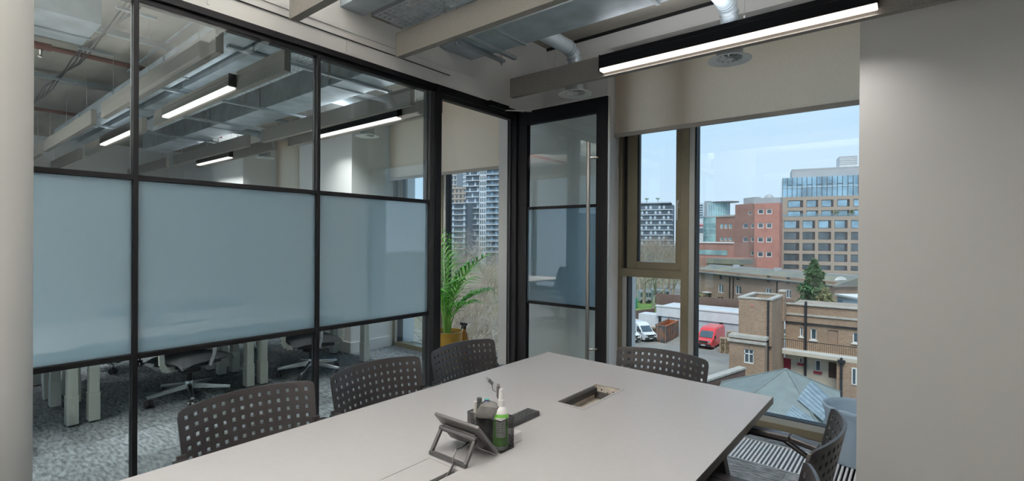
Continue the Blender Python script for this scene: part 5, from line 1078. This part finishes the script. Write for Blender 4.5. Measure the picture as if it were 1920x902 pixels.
# ------------------------------------------------------------------ trees
def tree_mesh(seed, h, mat_, spread=.55, levels=6, r0=.24):
    rr = random.Random(seed); g = MB()
    def br(p, d, l_, r_, lv):
        n_ = 3 if lv > 0 else 2; pts = [p]; q = p; dd = d
        for i in range(n_):
            dd = (dd + Vector((rr.uniform(-.16, .16), rr.uniform(-.16, .16), rr.uniform(-.02, .12)))).normalized(); q = q + dd * (l_ / n_); pts.append(q)
        g.tube(pts, [r_ * (1 - .45 * i / n_) for i in range(n_ + 1)], 5 if lv >= levels - 1 else 3, caps=False)
        if lv == 0: return
        for k in range(rr.choice((3, 4)) if lv > 1 else rr.choice((3, 4, 5))):
            t = rr.uniform(.35, 1.0); k2 = min(n_ - 1, int(t * n_)); s = pts[k2].lerp(pts[k2 + 1], t * n_ - k2)
            ax = Vector((rr.uniform(-1, 1), rr.uniform(-1, 1), rr.uniform(-.15, .55))).normalized(); nd = (dd * (1 - spread) + ax * spread * 1.3).normalized()
            br(s, nd, l_ * rr.uniform(.55, .78), r_ * .5, lv - 1)
    br(Vector((0, 0, 0)), Vector((0, 0, 1)), h * .36, r0, levels)
    zm = max(v[2] for v in g.v); k = h / zm; g.v = [(v[0] * k, v[1] * k, v[2] * k) for v in g.v]
    me = bpy.data.meshes.new('bare_tree'); me.from_pydata(g.v, [], g.f); me.materials.append(mat_); me.polygons.foreach_set('use_smooth', [True] * len(me.polygons)); return me
TM = [tree_mesh(11, 14, m_bark), tree_mesh(23, 14, m_bark2), tree_mesh(37, 14, m_twig), tree_mesh(41, 14, m_bark)]
def put_tree(x, y, h, k, label, grp):
    o = place(TM[k % 4], 'bare_tree', (x, y, ZG), label=label, cat='tree', group=grp); o.scale = (h / 14,) * 3; o.rotation_euler.z = x * 3.7 + y; return o
tn = 0
for (px, d, h) in ((838, 38, 13.0), (858, 30, 10.5), (880, 44, 13.2), (902, 33, 11.0), (925, 40, 12.4), (948, 32, 11), (846, 62, 15.5), (870, 75, 16.5), (895, 60, 14.0), (918, 82, 15), (820, 50, 14), (940, 58, 14), (800, 36, 12), (780, 48, 14), (760, 60, 14), (868, 24, 8.5), (912, 26, 8.6), (848, 27, 9), (890, 37, 11.5)):
    p = atd(px, 451, d); put_tree(p.x, p.y, h, tn, 'leafless tree in the dense thicket seen behind the potted palm', 'thicket behind the palm'); tn += 1
for (px, d, h, lb) in ((1190, 105, 14.5, 'a'), (1208, 112, 15.5, 'b'), (1226, 104, 14, 'c'), (1244, 110, 15, 'd'), (1262, 103, 13.5, 'e'), (1200, 135, 16, 'f'), (1218, 140, 16.5, 'g'), (1236, 138, 16, 'h'), (1256, 142, 16, 'i'), (1280, 118, 12, 'j'), (1182, 150, 17, 'k'), (1214, 160, 16, 'm'), (1246, 158, 16.5, 'n')):
    p = atd(px, 451, d); put_tree(p.x, p.y, h, tn, 'leafless park tree behind the brick yard wall and lawn', 'park trees beyond the yard'); tn += 1
for (px, d, h) in ((1318, 108, 9.0), (1340, 106, 8.4), (1362, 104, 8.4), (1308, 109, 9.2), (1385, 101, 8.2), (1330, 107, 9.0)):
    p = atd(px, 451, d); put_tree(p.x, p.y, h, tn, 'leafless tree behind the mossy roof, before the red brick podium', 'trees behind the brown terrace'); tn += 1
for (px, d, h) in ((1432, 100, 8.2), (1460, 98, 8.8), (1548, 92, 8.4), (1570, 90, 9)):
    p = atd(px, 451, d); put_tree(p.x, p.y, h, tn, 'leafless tree below the beige office block', 'trees below the beige block'); tn += 1
def leafy(name, c, h, rad, mt, label, cone, n_=2600, seed=1, trunk=True, sz=.28):
    rr = random.Random(seed); t = thing(name, (c.x, c.y, c.z), label, 'tree'); g = MB()
    for k in range(n_):
        f_ = rr.random() ** .8; z = h * (.08 + .92 * f_); lob = 1 + .22 * math.sin(z * 3.1 + rr.random()) ; a = rr.random() * 6.283
        r_ = rad * ((1 - f_) ** .75 + .05) if cone else rad * math.sqrt(max(.02, 1 - (2 * f_ - .9) ** 2)); r_ *= lob * (.75 + .25 * math.sin(a * 5 + z * 2)) * (rr.random() ** .35)
        p = c + Vector((math.cos(a) * r_, math.sin(a) * r_, z)); s = sz * rr.uniform(.6, 1.2); d1 = Vector((rr.gauss(0, 1), rr.gauss(0, 1), rr.gauss(0, .7))).normalized() * s; d2 = Vector((rr.gauss(0, 1), rr.gauss(0, 1), rr.gauss(0, .7))).normalized() * s
        g.add([p - d1, p + d2 * .5, p + d1, p - d2 * .5], [(0, 1, 2, 3)])
    g.build('foliage', mt, t); MB().tube([c, c + Vector((0, 0, h * .8))], [.22, .05], 6).build('trunk', m_bark, t)
p = atd(1527, 451, 62); leafy('conifer_tree', Vector((p.x, p.y, ZG)), atd(1527, 487, 62).z - ZG, 3.4, m_conif, 'tall green conifer rising behind the galleried brick flats', True, 5200, 3)
p = atd(1548, 451, 60); leafy('olive_tree', Vector((p.x, p.y, ZG)), atd(1548, 541, 60).z - ZG, 2.2, m_bush, 'round olive-green bushy tree beside the conifer', False, 2600, 4)
p = atd(1308, 451, 84); leafy('leafy_shrub', Vector((p.x, p.y, ZG)), atd(1308, 545, 84).z - ZG, 2.0, m_bush, 'pale green shrub before the brown brick terrace', False, 1500, 5)
# ------------------------------------------------------------------ bits near the conifer: house roofs, dish, white extension
fh = Fac(1566, 75, 1640, 66); hh = thing('small_brick_house', fh.pt(fh.L / 2, -3, ZG), 'small brick house with a sloping slate roof beside the conifer', 'building')
zh = fh.z(1590, 535); m = MB(); fh.box(m, fh.u(1575), fh.L, -6, 0, ZG, zh); m.build('walls', m_bbrown, hh); m = MB(); m.prism([fh.pt(fh.u(1571), .3, zh), fh.pt(fh.u(1571), -3, zh + 1.7), fh.pt(fh.u(1571), -6.3, zh)], fh.t * (fh.L - fh.u(1571))); m.build('roof', m_moss, hh)
fe = Fac(1570, 61.3, 1640, 55); xt = thing('white_extension', fe.pt(fe.L / 2, -2, ZG), 'pale rendered flat-roofed extension behind the galleried flats', 'building'); ze_ = fe.z(1580, 556)
m = MB(); fe.box(m, 0, fe.L, -4, 0, ZG, ze_); m.build('walls', m_cyan, xt); m = MB(); fe.box(m, -.2, fe.L, -4.2, .2, ze_, ze_ + .2); m.build('roof_edge', m_wfr, xt); h = fe.px([(1572, 562, 1581, 570)])[0]; m = MB(); fe.box(m, *h[:2], 0, .06, *h[2:]); m.build('window', m_wingb, xt)
c = atd(1577, 529, 68); ds = thing('satellite_dish', (c.x, c.y, c.z - .6), 'pale round satellite dish by the small brick house', 'dish')
g = MB(); g.lathe([(.02, 0), (.3, .03), (.6, .12), (.75, .2), (.75, .23), (.58, .15), (.3, .06), (.02, .03)], (0, 0, 0), 28, close=True); rotm = Matrix.Rotation(P2 * .85, 3, 'X'); g.v = [tuple(rotm @ Vector(v) + c) for v in g.v]; g.build('reflector', m_wfr, ds, smooth=True)
MB().tube([(c.x, c.y + .05, ZG), (c.x, c.y + .05, c.z)], .05, 8).build('mast', m_metg, ds); MB().tube([c, c + Vector((-.3, -.9, .1))], .03, 6).build('feed_arm', m_metg, ds)
# ------------------------------------------------------------------ dark apartment block, tram sheds and bin in the park
fd = Fac(1190, 205, 1275, 198); zd = fd.z(1230, 383); da = thing('dark_apartment_block', fd.pt(fd.L / 2, -6, ZG), 'dark grey apartment block with pale floor bands and roof garden', 'building')
m = MB(); fd.box(m, 0, fd.u(1259), -12, 0, ZG, zd); m.build('wall', m_dgrey, da)
m = MB(); fd.box(m, 0, fd.u(1259), -.2, .5, zd, zd + .4); m.build('roof_slab', m_pipe, da); m = MB(); fd.box(m, fd.u(1199), fd.u(1254), -9, -2, zd + .4, zd + 1.1); m.build('roof_garden_edge', m_cyan, da)
for k in range(8):
    zq = zd - 2.4 - k * 2.05
    m = MB(); fd.box(m, 0, fd.u(1262), 0, .5, zq, zq + .3); m.build('floor_band', m_slabw, da)
    for j in range(7): m = MB(); a = fd.u(1201 + j * 8.3 + (k % 2)); fd.box(m, a, a + .8, 0, .08, zq + .55, zq + 1.75); m.build('window', m_cyan if (j + k) % 3 else m_wing, da)
for px in (1210, 1231): c = fd.pt(fd.u(px), -3, zd + 1.0); q = MB().tube([c, c + Vector((0, 0, 1.3))], .12, 5); [q.tube([c + Vector((0, 0, 1.2)), c + Vector((math.cos(a) * .8, math.sin(a) * .8, 1.5 + .3 * (a % 2)))], .12, 4) for a in (0, 1, 2, 3, 4, 5)]; q.build('roof_palm', m_conif, da)
for k, (p0, p1, d) in enumerate(((1201, 1222, 112), (1226, 1256, 114))):
    fs_ = Fac(p0, d, p1, d); b_ = thing('bus_shelter', fs_.pt(fs_.L / 2, -1, ZG), 'grey bus with dark windows parked behind the park trees, %s' % ('shorter one' if k == 0 else 'longer one'), 'bus'); z0, z1 = fs_.z(p0, 560), fs_.z(p0, 546)
    b_.name = 'parked_bus'
    ORG[b_.name] = fs_.pt(fs_.L / 2, -1, ZG)
    m = MB(); fs_.box(m, 0, fs_.L, -2.4, 0, ZG + .5, ZG + 2.9); m.build('body', m_metg, b_, bevel=.1)
    for j in range(4): a = fs_.L * (j + .12) / 4; m = MB(); fs_.box(m, a, a + fs_.L * .19, 0, .04, ZG + 1.5, ZG + 2.4); m.build('window', m_wing, b_)
    for j in (.2, .8): c = fs_.pt(fs_.L * j, -.1, ZG + .45); MB().tube([c, c + fs_.n * .2], .45, 14).build('wheel', m_tyre, b_)
c = onz(1186, 578, ZG); MB().lathe([(.9, 0), (1.0, .1), (1.0, 1.9), (.7, 2.3), (.1, 2.4)], (c.x, c.y, ZG), 16).build('green_bin', mat('bottle_bank_green', (.02, .22, .14), .5), smooth=True, label='green bottle bank at the edge of the park lawn', cat='bin')
# ------------------------------------------------------------------ residential towers seen through the door opening
fr1 = Fac(873, 270, 942, 262); rt = thing('residential_tower', fr1.pt(fr1.L / 2, -8, ZG), 'tall blue-grey apartment tower with white balcony slabs and a pale core', 'building')
m = MB(); fr1.box(m, 0, fr1.L, -16, 0, ZG, 62); m.build('wall', m_dgrey, rt); a, b = fr1.u(899), fr1.u(912); m = MB(); fr1.box(m, a, b, 0, .5, ZG, 62); m.build('pale_core', m_slabw, rt)
zq = -6.0; k = 0
while zq < 60:
    m = MB(); fr1.box(m, -.2, a, 0, 1.3, zq, zq + .35); m.build('balcony_slab', m_slabw, rt); m = MB(); fr1.box(m, b, fr1.L + .6, 0, 1.6, zq, zq + .35); m.build('balcony_slab', m_slabw, rt)
    for j in range(5): u_ = .4 + j * (a - .4) / 5; m = MB(); fr1.box(m, u_, u_ + .9, 0, .06, zq + .5, zq + 2.4); m.build('window', m_cyan if (j + k) % 3 == 0 else m_wing, rt)
    for j in range(4): u_ = b + .4 + j * (fr1.L - b) / 4; m = MB(); fr1.box(m, u_, u_ + 1.1, 0, .06, zq + .5, zq + 2.4); m.build('window', m_wingb if (j + k) % 2 else m_wing, rt)
    m = MB(); fr1.box(m, b + .1, fr1.L, 1.5, 1.56, zq + .35, zq + 1.3); m.build('balcony_glass', glassmat('balcony_glass', (.7, .8, .85), .2) if k == 0 else bpy.data.materials['balcony_glass'], rt)
    for j in range(3): u_ = a + .5 + j * (b - a - .5) / 3; m = MB(); fr1.box(m, u_, u_ + .7, .5, .56, zq + .5, zq + 2.6); m.build('window', m_wing, rt)
    zq += 2.95; k += 1
fr2 = Fac(826, 262, 874, 258); r2 = thing('residential_block', fr2.pt(fr2.L / 2, -6, ZG), 'lower blue-grey apartment block with white balcony bands beside the tower', 'building'); zt2 = fr2.z(850, 381)
m = MB(); fr2.box(m, 0, fr2.L, -12, 0, ZG, zt2); m.build('wall', m_dgrey, r2); zq = zt2 - .3
while zq > -6:
    m = MB(); fr2.box(m, 0, fr2.L, 0, 1.4, zq, zq + .35); m.build('balcony_slab', m_slabw, r2)
    for j in range(7): u_ = .4 + j * fr2.L / 7; m = MB(); fr2.box(m, u_, u_ + 1.0, 0, .06, zq - 2.4, zq - .5); m.build('window', m_cyan if j % 3 == 0 else m_wing, r2)
    zq -= 2.95
for (p0, p1, d, pt_, c_, lb) in ((820, 856, 330, 300, m_metg, 'grey concrete tower under construction'), (838, 882, 300, 351, m_beige, 'beige apartment block with dark windows'), (858, 874, 380, 300, m_slabw, 'slim white tower in the distance')):
    f3 = Fac(p0, d, p1, d - 3); t3 = thing('distant_tower', f3.pt(f3.L / 2, -6, ZG), lb + ' behind the blue-grey flats', 'building'); z3 = f3.z((p0 + p1) / 2, pt_); m = MB(); f3.box(m, 0, f3.L, -12, 0, ZG, z3); m.build('wall', c_, t3)
    zq = z3 - 1
    while zq > 10:
        m = MB(); f3.box(m, 0, f3.L, 0, .3, zq, zq + .5); m.build('floor_band', m_ston if c_ != m_slabw else m_cyan, t3)
        for j in range(6): u_ = .5 + j * f3.L / 6; m = MB(); f3.box(m, u_, u_ + f3.L / 12, 0, .08, zq - 2.2, zq - .4); m.build('window', m_wing, t3)
        zq -= 3.2
